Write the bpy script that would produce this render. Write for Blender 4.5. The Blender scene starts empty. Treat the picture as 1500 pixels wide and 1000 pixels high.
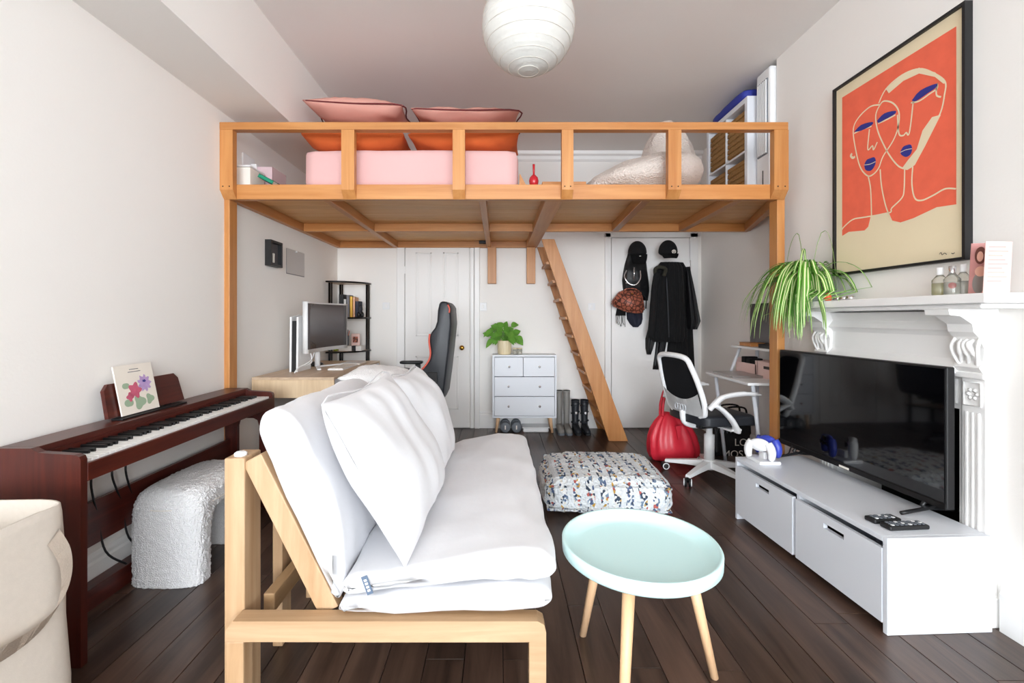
import bpy, bmesh, math, random
from mathutils import Vector, Matrix, noise

sc = bpy.context.scene
PI = math.pi
# ------------------------------------------------------------------ camera
F, CX, CY, H = 670.0, 730.0, 465.0, 1.165      # focal length / principal point in a 1500x1000 frame, eye height
cam_d = bpy.data.cameras.new('camera')
cam = bpy.data.objects.new('camera', cam_d)
sc.collection.objects.link(cam)
cam.location = (0, 0, H)
cam.rotation_euler = (PI / 2, 0, 0)
cam_d.sensor_width = 36
cam_d.lens = F / 1500 * 36
cam_d.shift_x = (750 - CX) / 1500
cam_d.shift_y = -(500 - CY) / 1500
cam_d.clip_start = 0.02
sc.camera = cam
# ------------------------------------------------------------------ world, daylight, exposure
w = bpy.data.worlds.new('sky')
sc.world = w
w.use_nodes = True
w.node_tree.nodes['Background'].inputs[0].default_value = (0.86, 0.92, 1.0, 1)
w.node_tree.nodes['Background'].inputs[1].default_value = 1.0


def area_light(name, loc, rot, sx, sy, power, col):
    l = bpy.data.lights.new(name, 'AREA')
    l.shape = 'RECTANGLE'
    l.size, l.size_y, l.energy, l.color = sx, sy, power, col
    o = bpy.data.objects.new(name, l)
    sc.collection.objects.link(o)
    o.location, o.rotation_euler = loc, rot
    return o


XL_, XR_ = -1.70, 1.88
# daylight coming in through the bay window of the wall behind the camera
area_light('window_daylight', (0.2, -6.75, 1.5), (PI / 2, 0, 0), 3.3, 2.5, 250, (0.88, 0.94, 1.0))
# two added fill lights on the side walls behind the camera
area_light('side_fill', (XL_ + .02, -3.4, 1.5), (0, -PI / 2, 0), 1.9, 1.8, 60, (0.88, 0.94, 1.0))
area_light('side_fill', (XR_ - .02, -3.4, 1.5), (0, PI / 2, 0), 1.9, 1.8, 85, (0.90, 0.95, 1.0))
vs = sc.view_settings
vs.view_transform = 'Standard'
vs.look = 'None'
vs.gamma = 1
vs.use_curve_mapping = False
vs.exposure = 1.02
sc.cycles.max_bounces = 14
sc.cycles.diffuse_bounces = 10
sc.cycles.sample_clamp_indirect = 8

# ------------------------------------------------------------------ measuring
def U(px, py, Y):
    return Vector(((px - CX) * Y / F, Y, H - (py - CY) * Y / F))


def ux(px, Y):
    return (px - CX) * Y / F


def uz(py, Y):
    return H - (py - CY) * Y / F


# ------------------------------------------------------------------ materials
def nodes(name):
    m = bpy.data.materials.new(name)
    m.use_nodes = True
    nt = m.node_tree
    return m, nt, nt.nodes['Principled BSDF']


def rgb(h):
    h = h.lstrip('#')
    c = [int(h[i:i + 2], 16) / 255 for i in (0, 2, 4)]
    return tuple(((x / 12.92) if x <= .04045 else ((x + .055) / 1.055) ** 2.4) for x in c)


def mat(name, col, rough=.55, metal=0, var=0, vscale=6, bump=0, bscale=60, coat=0, trans=0, sheen=0, alpha=1, btype='NOISE', spec=.5):
    if isinstance(col, str):
        col = rgb(col)
    m, nt, b = nodes(name)
    b.inputs['Base Color'].default_value = (*col, 1)
    b.inputs['Roughness'].default_value = rough
    b.inputs['Metallic'].default_value = metal
    b.inputs['Coat Weight'].default_value = coat
    b.inputs['Transmission Weight'].default_value = trans
    b.inputs['Sheen Weight'].default_value = sheen
    b.inputs['Specular IOR Level'].default_value = spec
    if alpha < 1:
        b.inputs['Alpha'].default_value = alpha
    tc = nt.nodes.new('ShaderNodeTexCoord')
    if var:
        n = nt.nodes.new('ShaderNodeTexNoise')
        n.inputs['Scale'].default_value = vscale
        n.inputs['Detail'].default_value = 4
        nt.links.new(tc.outputs['Object'], n.inputs['Vector'])
        r = nt.nodes.new('ShaderNodeMixRGB')
        r.inputs[1].default_value = (*[c * (1 - var) for c in col], 1)
        r.inputs[2].default_value = (*[min(1, c * (1 + var)) for c in col], 1)
        nt.links.new(n.outputs['Fac'], r.inputs[0])
        nt.links.new(r.outputs[0], b.inputs['Base Color'])
    if bump:
        if btype == 'NOISE':
            n = nt.nodes.new('ShaderNodeTexNoise')
            n.inputs['Detail'].default_value = 5
            out = 'Fac'
        else:
            n = nt.nodes.new('ShaderNodeTexVoronoi')
            out = 'Distance'
        n.inputs['Scale'].default_value = bscale
        nt.links.new(tc.outputs['Object'], n.inputs['Vector'])
        bp = nt.nodes.new('ShaderNodeBump')
        bp.inputs['Strength'].default_value = bump
        bp.inputs['Distance'].default_value = .01
        nt.links.new(n.outputs[out], bp.inputs['Height'])
        nt.links.new(bp.outputs[0], b.inputs['Normal'])
    return m


def wood(name, c1, c2, axis='x', rough=.45, fine=26, stretch=14, rnd=.0, bump=.08, knots=False):
    if isinstance(c1, str):
        c1, c2 = rgb(c1), rgb(c2)
    m, nt, b = nodes(name)
    b.inputs['Roughness'].default_value = rough
    tc = nt.nodes.new('ShaderNodeTexCoord')
    mp = nt.nodes.new('ShaderNodeMapping')
    s = [fine, fine, fine]
    s['xyz'.index(axis)] = fine / stretch
    mp.inputs['Scale'].default_value = s
    oi = nt.nodes.new('ShaderNodeObjectInfo')
    sh = nt.nodes.new('ShaderNodeMath')
    sh.operation = 'MULTIPLY'
    sh.inputs[1].default_value = 37
    cmb = nt.nodes.new('ShaderNodeCombineXYZ')
    nt.links.new(oi.outputs['Random'], sh.inputs[0])
    for k in range(3):
        nt.links.new(sh.outputs[0], cmb.inputs[k])
    nt.links.new(cmb.outputs[0], mp.inputs['Location'])
    nt.links.new(tc.outputs['Object'], mp.inputs['Vector'])
    n = nt.nodes.new('ShaderNodeTexNoise')
    n.inputs['Scale'].default_value = 1
    n.inputs['Detail'].default_value = 6
    n.inputs['Roughness'].default_value = .62
    n.inputs['Distortion'].default_value = .5
    nt.links.new(mp.outputs[0], n.inputs['Vector'])
    r = nt.nodes.new('ShaderNodeValToRGB')
    r.color_ramp.elements[0].position = .3
    r.color_ramp.elements[1].position = .72
    r.color_ramp.elements[0].color = (*c1, 1)
    r.color_ramp.elements[1].color = (*c2, 1)
    nt.links.new(n.outputs['Fac'], r.inputs[0])
    last = r.outputs[0]
    if rnd:
        hs = nt.nodes.new('ShaderNodeHueSaturation')
        mr = nt.nodes.new('ShaderNodeMapRange')
        mr.inputs['To Min'].default_value = 1 - rnd
        mr.inputs['To Max'].default_value = 1 + rnd
        nt.links.new(oi.outputs['Random'], mr.inputs['Value'])
        nt.links.new(mr.outputs[0], hs.inputs['Value'])
        nt.links.new(last, hs.inputs['Color'])
        last = hs.outputs[0]
    nt.links.new(last, b.inputs['Base Color'])
    bp = nt.nodes.new('ShaderNodeBump')
    bp.inputs['Strength'].default_value = bump
    bp.inputs['Distance'].default_value = .005
    nt.links.new(n.outputs['Fac'], bp.inputs['Height'])
    nt.links.new(bp.outputs[0], b.inputs['Normal'])
    return m


M = {}
M['wall'] = mat('wall_paint', (.87, .85, .82), .9, bump=.05, bscale=90)
M['ceil'] = mat('ceiling_paint', (.84, .82, .80), .95, var=.03, vscale=1.5)
M['trim'] = mat('gloss_white_paint', (.86, .855, .845), .4)
M['door'] = mat('door_paint', (.86, .85, .835), .45)
M['white'] = mat('white_lacquer', (.74, .77, .82), .35)
M['whitep'] = mat('white_plastic', (.83, .84, .85), .4)
M['futon'] = mat('white_cotton', (.70, .705, .73), .95, bump=.2, bscale=11, sheen=.2)
M['bouc'] = mat('boucle_white', (.86, .86, .87), 1, bump=.5, bscale=210, btype='V')
M['boucb'] = mat('boucle_beige', (.66, .59, .54), 1, bump=.7, bscale=90, btype='V')
M['pine'] = wood('honey_pine_x', '#b06f36', '#c98f54', 'x', .42, 22, 16, .06)
M['piney'] = wood('honey_pine_y', '#ad6e39', '#c68d56', 'y', .42, 22, 16, .06)
M['pinez'] = wood('honey_pine_z', '#b06f36', '#c98f54', 'z', .42, 22, 16, .06)
M['deck'] = wood('deck_boards', '#d0975a', '#e4b67c', 'x', .5, 18, 20, .06)
M['fr_x'] = wood('futon_pine_x', '#a98661', '#c6a785', 'x', .5, 20, 14, .05)
M['fr_y'] = wood('futon_pine_y', '#a38058', '#c2a27c', 'y', .5, 20, 14, .05)
M['fr_z'] = wood('futon_pine_z', '#a98661', '#c6a785', 'z', .5, 20, 14, .05)
M['beech'] = wood('beech', '#dcae82', '#ecc7a0', 'z', .45, 18, 14)
M['oak'] = wood('pale_oak', '#cdb08c', '#e5cdab', 'z', .5, 22, 14)
M['oaky'] = wood('pale_oak_top', '#bfa489', '#d6bfa4', 'y', .4, 22, 16)
M['rose'] = wood('dark_rosewood', '#3a1410', '#5b2419', 'y', .32, 30, 20, bump=.03)
M['rosez'] = wood('dark_rosewood_z', '#371310', '#552218', 'z', .32, 30, 20, bump=.03)
M['floor'] = wood('dark_floor_boards', '#2b1e19', '#5e483c', 'y', .3, 16, 12, .32, bump=.12)
M['gap'] = mat('floor_gap', '#120d0b', .9)
M['black'] = mat('black_plastic', '#141416', .45)
M['blackm'] = mat('black_metal', '#1c1a1a', .35, metal=.6)
M['screen'] = mat('black_glass', '#050507', .06, coat=.5)
M['greyscr'] = mat('grey_screen', '#5a5557', .25)
M['blackc'] = mat('black_cloth', '#0b0b0d', .95, bump=.3, bscale=80)
M['blackq'] = mat('black_nylon', '#0d0d10', .5, bump=.3, bscale=25)
M['leather'] = mat('black_leather', '#23262c', .45, bump=.1, bscale=90)
M['redtrim'] = mat('red_piping', '#d8604e', .5)
M['red'] = mat('red_leather', '#d42a3c', .38, bump=.15, bscale=18)
M['pink'] = mat('pink_sheet', '#dcb1af', .95, bump=.08, bscale=12)
M['orange'] = mat('orange_linen', '#d0642e', .95, bump=.2, bscale=16)
M['salmon'] = mat('salmon_cotton', '#d09a8d', .95, bump=.2, bscale=16)
M['piping'] = mat('dark_piping', '#6a2a2c', .9)
M['canvas'] = mat('canvas', '#cfc6bb', .95, var=.06, vscale=60, bump=.06, bscale=300)
M['strap'] = mat('canvas_strap', '#d8cbbd', .95, bump=.25, bscale=200)
M['ivory'] = mat('ivory_key', (.85, .85, .83), .25)
M['ebony'] = mat('ebony_key', '#0c0c0d', .3)
M['mint'] = mat('mint_lacquer', '#cdeeee', .4)
M['chrome'] = mat('chrome', (.75, .75, .77), .2, metal=1)
M['brass'] = mat('brass', '#c79a45', .25, metal=1)
M['grey'] = mat('grey_rubber', '#6f757d', .6)
M['greyb'] = mat('grey_boot', '#85837f', .5)
M['green'] = mat('leaf_green', '#5a9a2e', .45, var=.3, vscale=12)
M['dgreen'] = mat('pothos_green', '#669a3c', .4, var=.3, vscale=18)
M['cream'] = mat('leaf_cream', '#dfe6b0', .5)
M['goldpot'] = mat('gold_pot', '#e2d2ae', .4, var=.1)
M['paper'] = mat('paper', '#efe9e0', .9)
M['glass'] = mat('bottle_glass', (.95, .96, .9), .05, trans=.9)
M['wick'] = mat('wicker', '#9b7442', .9, var=.45, vscale=70, bump=1, bscale=70)
M['blue'] = mat('blue_plastic', '#3a49b4', .35)
M['navy'] = mat('navy_ink', '#2c2f86', .8)
M['artbg'] = mat('art_paper', '#e8d9b8', .8, var=.04, vscale=6)
M['artred'] = mat('art_red', '#ee6a4e', .85, var=.12, vscale=14)
M['brownbag'] = mat('brown_pattern_leather', '#8a4a36', .5, var=.6, vscale=38)
def snake():
    m, nt, b = nodes('brown_snake_print')
    b.inputs['Roughness'].default_value = .5
    tc = nt.nodes.new('ShaderNodeTexCoord')
    v = nt.nodes.new('ShaderNodeTexVoronoi')
    v.feature = 'DISTANCE_TO_EDGE'
    v.inputs['Scale'].default_value = 26
    n = nt.nodes.new('ShaderNodeTexNoise')
    n.inputs['Scale'].default_value = 30
    r = nt.nodes.new('ShaderNodeValToRGB')
    r.color_ramp.elements[0].position, r.color_ramp.elements[1].position = .03, .16
    r.color_ramp.elements[0].color = (*rgb('#3a1c16'), 1)
    r.color_ramp.elements[1].color = (*rgb('#a9604a'), 1)
    nt.links.new(tc.outputs['Object'], v.inputs['Vector'])
    nt.links.new(v.outputs['Distance'], r.inputs[0])
    nt.links.new(r.outputs[0], b.inputs['Base Color'])
    return m


M['brownbag'] = snake()
M['pinkbox'] = mat('pink_plastic', '#e9c9c2', .5)
M['lantern'] = mat('rice_paper', (.64, .63, .595), .95, bump=.3, bscale=18)
M['firebox_black'] = mat('firebox_black', '#060607', .9)
M['mesh'] = mat('mesh_fabric', '#1c1d22', .8, bump=.5, bscale=220)
M['olive'] = mat('olive_fur', '#35342a', 1, bump=1, bscale=120)


def stripes():
    m, nt, b = nodes('tweed_knit')
    b.inputs['Roughness'].default_value = 1
    tc = nt.nodes.new('ShaderNodeTexCoord')
    mp = nt.nodes.new('ShaderNodeMapping')
    mp.inputs['Scale'].default_value = (75, 48, 75)
    nt.links.new(tc.outputs['Object'], mp.inputs['Vector'])
    v = nt.nodes.new('ShaderNodeTexVoronoi')
    v.inputs['Scale'].default_value = 1
    nt.links.new(mp.outputs[0], v.inputs['Vector'])
    ramp = nt.nodes.new('ShaderNodeValToRGB')
    ramp.color_ramp.interpolation = 'CONSTANT'
    cols = ['#e9eef0', '#3c4a5c', '#dfe6ea', '#7a90a8', '#e6e4dc', '#c9a04a', '#eef0f0', '#b8635c', '#dfe8ee', '#56688c']
    el = ramp.color_ramp.elements
    pos = [0, .22, .34, .42, .54, .66, .70, .80, .84, .93]
    for i, (p, c) in enumerate(zip(pos, cols)):
        e = el[i] if i < 2 else el.new(p)
        e.position = p
        e.color = (*rgb(c), 1)
    sx = nt.nodes.new('ShaderNodeSeparateColor')
    nt.links.new(v.outputs['Color'], sx.inputs[0])
    nt.links.new(sx.outputs[0], ramp.inputs[0])
    wv = nt.nodes.new('ShaderNodeTexWave')
    wv.inputs['Scale'].default_value = 4.2
    wv.inputs['Distortion'].default_value = 1.2
    nt.links.new(tc.outputs['Object'], wv.inputs['Vector'])
    mx = nt.nodes.new('ShaderNodeMixRGB')
    mx.inputs[2].default_value = (*rgb('#e4eaee'), 1)
    th = nt.nodes.new('ShaderNodeMath')
    th.operation = 'GREATER_THAN'
    th.inputs[1].default_value = .62
    nt.links.new(wv.outputs['Fac'], th.inputs[0])
    nt.links.new(th.outputs[0], mx.inputs[0])
    nt.links.new(ramp.outputs[0], mx.inputs[1])
    nt.links.new(mx.outputs[0], b.inputs['Base Color'])
    bp = nt.nodes.new('ShaderNodeBump')
    bp.inputs['Strength'].default_value = .8
    bp.inputs['Distance'].default_value = .01
    nt.links.new(v.outputs['Distance'], bp.inputs['Height'])
    nt.links.new(bp.outputs[0], b.inputs['Normal'])
    return m


M['tweed'] = stripes()

# ------------------------------------------------------------------ building helpers
COL = sc.collection
WM = {}


def tag(o, label=None, cat=None, group=None, kind=None):
    if label: o['label'] = label
    if cat: o['category'] = cat
    if group: o['group'] = group
    if kind: o['kind'] = kind
    return o


def thing(name, label, cat, loc=(0, 0, 0), rz=0, group=None, kind=None):
    o = bpy.data.objects.new(name, None)
    COL.objects.link(o)
    o.empty_display_size = .05
    o.location = loc
    o.rotation_euler = (0, 0, rz)
    WM[o.name] = Matrix.Translation(loc) @ Matrix.Rotation(rz, 4, 'Z')
    return tag(o, label, cat, group, kind)


def fin(bm, name, m, parent=None, smooth=False, local=False, mats=None):
    """link a bmesh as ONE mesh object; coordinates are world ones unless local"""
    bmesh.ops.recalc_face_normals(bm, faces=bm.faces)
    me = bpy.data.meshes.new(name)
    loc = None
    if parent is not None:
        pm = WM[parent.name]
        if not local:
            bm.transform(pm.inverted())
    else:
        vs_ = [v.co for v in bm.verts]
        lo = [min(v[i] for v in vs_) for i in range(3)]
        hi = [max(v[i] for v in vs_) for i in range(3)]
        loc = Vector(((lo[0] + hi[0]) / 2, (lo[1] + hi[1]) / 2, lo[2]))
        bm.transform(Matrix.Translation(-loc))
    bm.to_mesh(me)
    bm.free()
    for mm in (mats or [m]):
        me.materials.append(M[mm] if isinstance(mm, str) else mm)
    if smooth:
        for p in me.polygons: p.use_smooth = True
    o = bpy.data.objects.new(name, me)
    COL.objects.link(o)
    if parent is not None:
        o.parent = parent
        WM[o.name] = WM[parent.name]
    else:
        o.location = loc
        WM[o.name] = Matrix.Translation(loc)
    return o


def inst(name, me, parent, loc):
    o = bpy.data.objects.new(name, me)
    COL.objects.link(o)
    o.parent = parent
    o.location = WM[parent.name].inverted() @ Vector(loc)
    return o


def a_box(bm, x0, x1, y0, y1, z0, z1, bev=0, seg=2, mx=None):
    r = bmesh.ops.create_cube(bm, size=1)
    vs_ = r['verts']
    for v in vs_:
        v.co = Vector((x0 + (v.co.x + .5) * (x1 - x0), y0 + (v.co.y + .5) * (y1 - y0), z0 + (v.co.z + .5) * (z1 - z0)))
    if bev:
        es = list({e for v in vs_ for e in v.link_edges})
        r2 = bmesh.ops.bevel(bm, geom=es, offset=bev, segments=seg, affect='EDGES', profile=.5)
        vs_ = list({v for f in r2['faces'] for v in f.verts} | {v for v in vs_ if v.is_valid})
    if mx is not None:
        bmesh.ops.transform(bm, matrix=mx, verts=[v for v in vs_ if v.is_valid])
    return vs_


def box(name, x0, x1, y0, y1, z0, z1, m, parent=None, bev=.003, smooth=False, local=False, mx=None):
    bm = bmesh.new()
    a_box(bm, min(x0, x1), max(x0, x1), min(y0, y1), max(y0, y1), min(z0, z1), max(z0, z1), bev, 2, mx)
    return fin(bm, name, m, parent, smooth, local)


def a_prism(bm, pts, axis, a0, a1):
    """closed outline pts (2d) extruded along an axis; x: (y,z)  y: (x,z)  z: (x,y)"""
    def c(p, a):
        return {'x': (a, p[0], p[1]), 'y': (p[0], a, p[1]), 'z': (p[0], p[1], a)}[axis]
    A = [bm.verts.new(c(p, a0)) for p in pts]
    B = [bm.verts.new(c(p, a1)) for p in pts]
    n = len(pts)
    fs = [bm.faces.new(A), bm.faces.new(B[::-1])]
    for i in range(n):
        fs.append(bm.faces.new((A[i], B[i], B[(i + 1) % n], A[(i + 1) % n])))
    return fs


def prism(name, pts, axis, a0, a1, m, parent=None, bev=0, smooth=False, local=False):
    bm = bmesh.new()
    a_prism(bm, pts, axis, a0, a1)
    if bev:
        bmesh.ops.recalc_face_normals(bm, faces=bm.faces)
        es = [e for e in bm.edges if e.calc_face_angle(0) > .5]
        bmesh.ops.bevel(bm, geom=es, offset=bev, segments=2, affect='EDGES', profile=.5)
    return fin(bm, name, m, parent, smooth, local)


def a_tube(bm, pts, r, n=8, caps=True, flat=1.0, closed=False):
    pts = [Vector(p) for p in pts]
    k = len(pts)
    rs = r if isinstance(r, (list, tuple)) else [r] * k
    rings = []
    prev = None
    for i, p in enumerate(pts):
        if closed:
            d = pts[(i + 1) % k] - pts[i - 1]
        else:
            d = pts[min(i + 1, k - 1)] - pts[max(i - 1, 0)]
        d.normalize()
        if prev is None:
            up = Vector((0, 0, 1)) if abs(d.z) < .9 else Vector((1, 0, 0))
            s = d.cross(up).normalized()
        else:
            s = (prev - d * prev.dot(d)).normalized()
        prev = s
        t = s.cross(d)
        rings.append([bm.verts.new(p + s * math.cos(2 * PI * j / n) * rs[i] + t * math.sin(2 * PI * j / n) * rs[i] * flat) for j in range(n)])
    m_ = k if closed else k - 1
    for i in range(m_):
        a, b = rings[i], rings[(i + 1) % k]
        for j in range(n):
            bm.faces.new((a[j], a[(j + 1) % n], b[(j + 1) % n], b[j]))
    if caps and not closed:
        bm.faces.new(rings[0][::-1])
        bm.faces.new(rings[-1])


def tube(name, pts, r, m, parent=None, n=8, flat=1.0, closed=False, smooth=True, local=False):
    bm = bmesh.new()
    a_tube(bm, pts, r, n, True, flat, closed)
    return fin(bm, name, m, parent, smooth, local)


def a_lathe(bm, prof, c, n=24, mx=None):
    rings = []
    new = []
    for r, z in prof:
        if r < 1e-5:
            v = bm.verts.new((c[0], c[1], c[2] + z)); rings.append([v]); new.append(v)
        else:
            ring = [bm.verts.new((c[0] + r * math.cos(2 * PI * j / n), c[1] + r * math.sin(2 * PI * j / n), c[2] + z)) for j in range(n)]
            rings.append(ring); new += ring
    for a, b in zip(rings, rings[1:]):
        for j in range(n):
            k = (j + 1) % n
            if len(a) == 1 and len(b) == 1: continue
            if len(a) == 1: bm.faces.new((a[0], b[k], b[j]))
            elif len(b) == 1: bm.faces.new((a[j], a[k], b[0]))
            else: bm.faces.new((a[j], a[k], b[k], b[j]))
    for ring, rev in ((rings[0], True), (rings[-1], False)):
        if len(ring) > 1:
            bm.faces.new(ring[::-1] if rev else ring)
    if mx is not None:
        bmesh.ops.transform(bm, matrix=mx, verts=new)


def lathe(name, prof, c, m, parent=None, n=24, smooth=True, mx=None, local=False):
    bm = bmesh.new()
    a_lathe(bm, prof, c, n, mx)
    o = fin(bm, name, m, parent, smooth, local)
    return o


def nz(p, s, seed=0):
    return noise.noise(Vector((p[0] * s + seed * 7.3, p[1] * s - seed * 3.1, p[2] * s + seed)))


def rbox(name, c, size, r, m, parent=None, n=10, amp=0, freq=6, rot=None, bulge=0, seed=0, fine=0, ffreq=60):
    """soft rounded box with bulging sides and wrinkles"""
    bm = bmesh.new()
    bmesh.ops.create_cube(bm, size=2)
    bmesh.ops.subdivide_edges(bm, edges=bm.edges[:], cuts=n, use_grid_fill=True)
    h = Vector(size) / 2
    rot = rot or Matrix.Identity(3)
    for v in bm.verts:
        q = Vector([math.copysign(abs(x) ** .8, x) for x in v.co])
        p = Vector((q.x * h.x, q.y * h.y, q.z * h.z))
        inner = Vector([max(-(h[i] - r), min(h[i] - r, p[i])) for i in range(3)])
        d = p - inner
        nrm = d.normalized() if d.length > 1e-6 else Vector((0, 0, 1))
        p = inner + nrm * r if d.length > 1e-6 else p
        if bulge:
            bu = (1 - q.x ** 2 * .9) * (1 - q.y ** 2 * .9) * (1 - q.z ** 2 * .9)
            big = [abs(x) for x in v.co]
            ax = big.index(max(big))
            if not (ax == 2 and v.co[2] < 0): p[ax] += math.copysign(bulge * bu * 10, v.co[ax])
        if amp:
            p += nrm * amp * nz(p, freq, seed)
        if fine:
            p += nrm * fine * nz(p, ffreq, seed + 3)
        v.co = Vector(c) + rot @ p
    return fin(bm, name, m, parent, True)


def pillow(name, c, e1, e2, w_, h_, t_, m, parent=None, N=22, amp=.012, freq=9, seed=0, pull=.07, fine=0, ex=.55):
    """e1,e2: in-plane unit axes; t_: thickness"""
    bm = bmesh.new()
    e1 = Vector(e1).normalized()
    e2 = Vector(e2)
    e2 = (e2 - e1 * e2.dot(e1)).normalized()
    nn = e1.cross(e2)
    for side in (1, -1):
        g = []
        for i in range(N + 1):
            row = []
            for j in range(N + 1):
                u, v = -1 + 2 * i / N, -1 + 2 * j / N
                uu, vv = math.sin(u * PI / 2) , math.sin(v * PI / 2)
                pr = max(0, (1 - abs(uu) ** 2.6)) ** ex * max(0, (1 - abs(vv) ** 2.6)) ** ex
                x = uu * w_ / 2 * (1 - pull * (1 - vv * vv))
                y = vv * h_ / 2 * (1 - pull * (1 - uu * uu))
                k = side * (t_ / 2 * pr)
                p = Vector((x, y, 0))
                wr = amp * (nz((x, y, side * .3), freq, seed) + .5 * nz((x * 2.6, y * .9, side), freq, seed + 5)) * min(1, pr * 2 + .05)
                k += side * wr
                if fine: k += side * fine * nz((x, y, 0), 70, seed)
                row.append(bm.verts.new(Vector(c) + e1 * x + e2 * y + nn * k))
            g.append(row)
        for i in range(N):
            for j in range(N):
                bm.faces.new((g[i][j], g[i + 1][j], g[i + 1][j + 1], g[i][j + 1]))
    bmesh.ops.remove_doubles(bm, verts=bm.verts, dist=.0008)
    return fin(bm, name, m, parent, True)


def beam(name, p0, p1, w_, h_, m, parent=None, up=(0, 0, 1), bev=.003, local=False):
    """rectangular bar from p0 to p1: w_ across, h_ along up"""
    p0, p1 = Vector(p0), Vector(p1)
    d = (p1 - p0)
    L = d.length
    d.normalize()
    s = d.cross(Vector(up)).normalized()
    u = s.cross(d)
    bm = bmesh.new()
    mx = Matrix(((d.x, s.x, u.x, p0.x), (d.y, s.y, u.y, p0.y), (d.z, s.z, u.z, p0.z), (0, 0, 0, 1)))
    a_box(bm, 0, L, -w_ / 2, w_ / 2, -h_ / 2, h_ / 2, bev, 2, mx)
    return fin(bm, name, m, parent, False, local)


def sheet(name, pts3, nrm, th, m, parent=None):
    """flat cut-out: 3d outline with a small thickness along nrm"""
    from mathutils.geometry import tessellate_polygon
    bm = bmesh.new()
    pts3 = [Vector(p) for p in pts3]
    tris = tessellate_polygon([pts3])
    A = [bm.verts.new(p) for p in pts3]
    B = [bm.verts.new(p + Vector(nrm) * th) for p in pts3]
    n = len(A)
    for a, b, c in tris:
        bm.faces.new((A[a], A[b], A[c])); bm.faces.new((B[c], B[b], B[a]))
    for i in range(n):
        bm.faces.new((A[i], A[(i + 1) % n], B[(i + 1) % n], B[i]))
    return fin(bm, name, m, parent)


def text(name, s, size, mx, m, parent, ext=.0008):
    c = bpy.data.curves.new(name, 'FONT')
    c.body, c.size, c.extrude, c.align_x, c.align_y = s, size, ext, 'CENTER', 'CENTER'
    tmp = bpy.data.objects.new('tmp_text', c)
    COL.objects.link(tmp)
    dg = bpy.context.evaluated_depsgraph_get()
    me = bpy.data.meshes.new_from_object(tmp.evaluated_get(dg))
    bpy.data.objects.remove(tmp)
    bm = bmesh.new()
    bm.from_mesh(me)
    bm.transform(mx)
    return fin(bm, name, m, parent)


def smooth_curve(pts, k=6):
    """Catmull-Rom through points"""
    pts = [Vector(p) for p in pts]
    out = []
    for i in range(len(pts) - 1):
        p0, p1, p2, p3 = pts[max(i - 1, 0)], pts[i], pts[i + 1], pts[min(i + 2, len(pts) - 1)]
        for j in range(k):
            t = j / k
            out.append(.5 * ((2 * p1) + (p2 - p0) * t + (2 * p0 - 5 * p1 + 4 * p2 - p3) * t * t + (3 * p1 - p0 - 3 * p2 + p3) * t ** 3))
    out.append(pts[-1])
    return out


# ================================================================== THE ROOM
XL, XR, XA, YB, YF, ZC = -1.70, 1.88, 2.144, 4.836, -6.8, 2.91
YC = 3.09            # where the chimney breast ends and the alcove begins


def struct(o, label=None, cat=None):
    return tag(o, label, cat, kind='structure')


def boxes(name, lst, m, parent=None):
    bm = bmesh.new()
    for b in lst: a_box(bm, *b)
    return fin(bm, name, m, parent)


floor = struct(boxes('floor', [(XL - .1, XA + .1, YF - .1, YB + .1, -.06, -.012)], 'gap'), 'dark brown wooden plank floor', 'floor')
random.seed(4)
pw = .132
i = 0
x = XL
while x < XA:
    y = YF + random.uniform(-1.2, 0)
    while y < YB:
        L = random.uniform(.9, 1.7)
        y0, y1 = max(y, -.4), min(y + L, YB)
        if y1 > y0 + .02:
            dz = random.uniform(0, .0012)
            box('plank', x + .0012, min(x + pw, XA) - .0012, y0 + .001, y1 - .001, -.012, dz - .0012, 'floor', floor, .0015)
        y += L
    x += pw
struct(boxes('ceiling', [(XL - .1, XA + .1, YF - .1, YB + .1, ZC, ZC + .08)], 'ceil'), 'greyish white plaster ceiling', 'ceiling')
struct(boxes('wall_left', [(XL - .1, XL, YF, YB, 0, ZC)], 'wall'), 'long plain white wall behind the piano', 'wall')
struct(boxes('wall_back', [(XL - .1, XA + .1, YB, YB + .1, 0, ZC)], 'wall'), 'white end wall with two doors under the loft', 'wall')
OY0, OY1, OZ = 1.80, 2.53, .81      # fireplace opening
struct(boxes('wall_right', [(XR, XA + .1, YF, OY0, 0, ZC), (XR, XA + .1, OY1, YC, 0, ZC), (XR, XA + .1, OY0, OY1, OZ, ZC),
                            (XA, XA + .1, YC, YB, 0, ZC)], 'wall'), 'white chimney breast wall with an alcove behind', 'wall')
box('firebox', 2.12, 2.15, OY0 - .02, OY1 + .02, 0, OZ + .02, 'firebox_black')  # near-black panel closing the back of the fireplace opening
struct(bpy.data.objects['firebox'], 'black back of the fireplace opening', 'fireplace back')
# wide bay-window wall behind the camera, set far back to even the light
WX0, WX1, WZ0, WZ1 = -1.45, 1.85, .25, 2.8
struct(boxes('wall_front', [(XL - .1, WX0, YF - .1, YF, 0, ZC), (WX1, XA + .1, YF - .1, YF, 0, ZC), (WX0, WX1, YF - .1, YF, 0, WZ0), (WX0, WX1, YF - .1, YF, WZ1, ZC)], 'wall'), 'white wall with the wide bay window', 'wall')
for k_, xw, lab_ in ((2, XL, 'added white side sash on the piano wall'), (3, XR, 'added white side sash on the chimney wall')):
    sw = thing('window_%d' % k_, lab_, 'window', (xw, -3.4, .5), kind='structure')  # unseen sash frames added on the solid side walls around the fill lights
    sg = .012 if xw < 0 else -.012
    for (ya_, yb_, za_, zb_) in ((-4.4, -4.35, .5, 2.5), (-2.45, -2.4, .5, 2.5), (-4.35, -2.45, .5, .55), (-4.35, -2.45, 2.45, 2.5)):
        box('window_frame', min(xw, xw + sg), max(xw, xw + sg), ya_, yb_, za_, zb_, 'trim', sw, 0)
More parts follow.
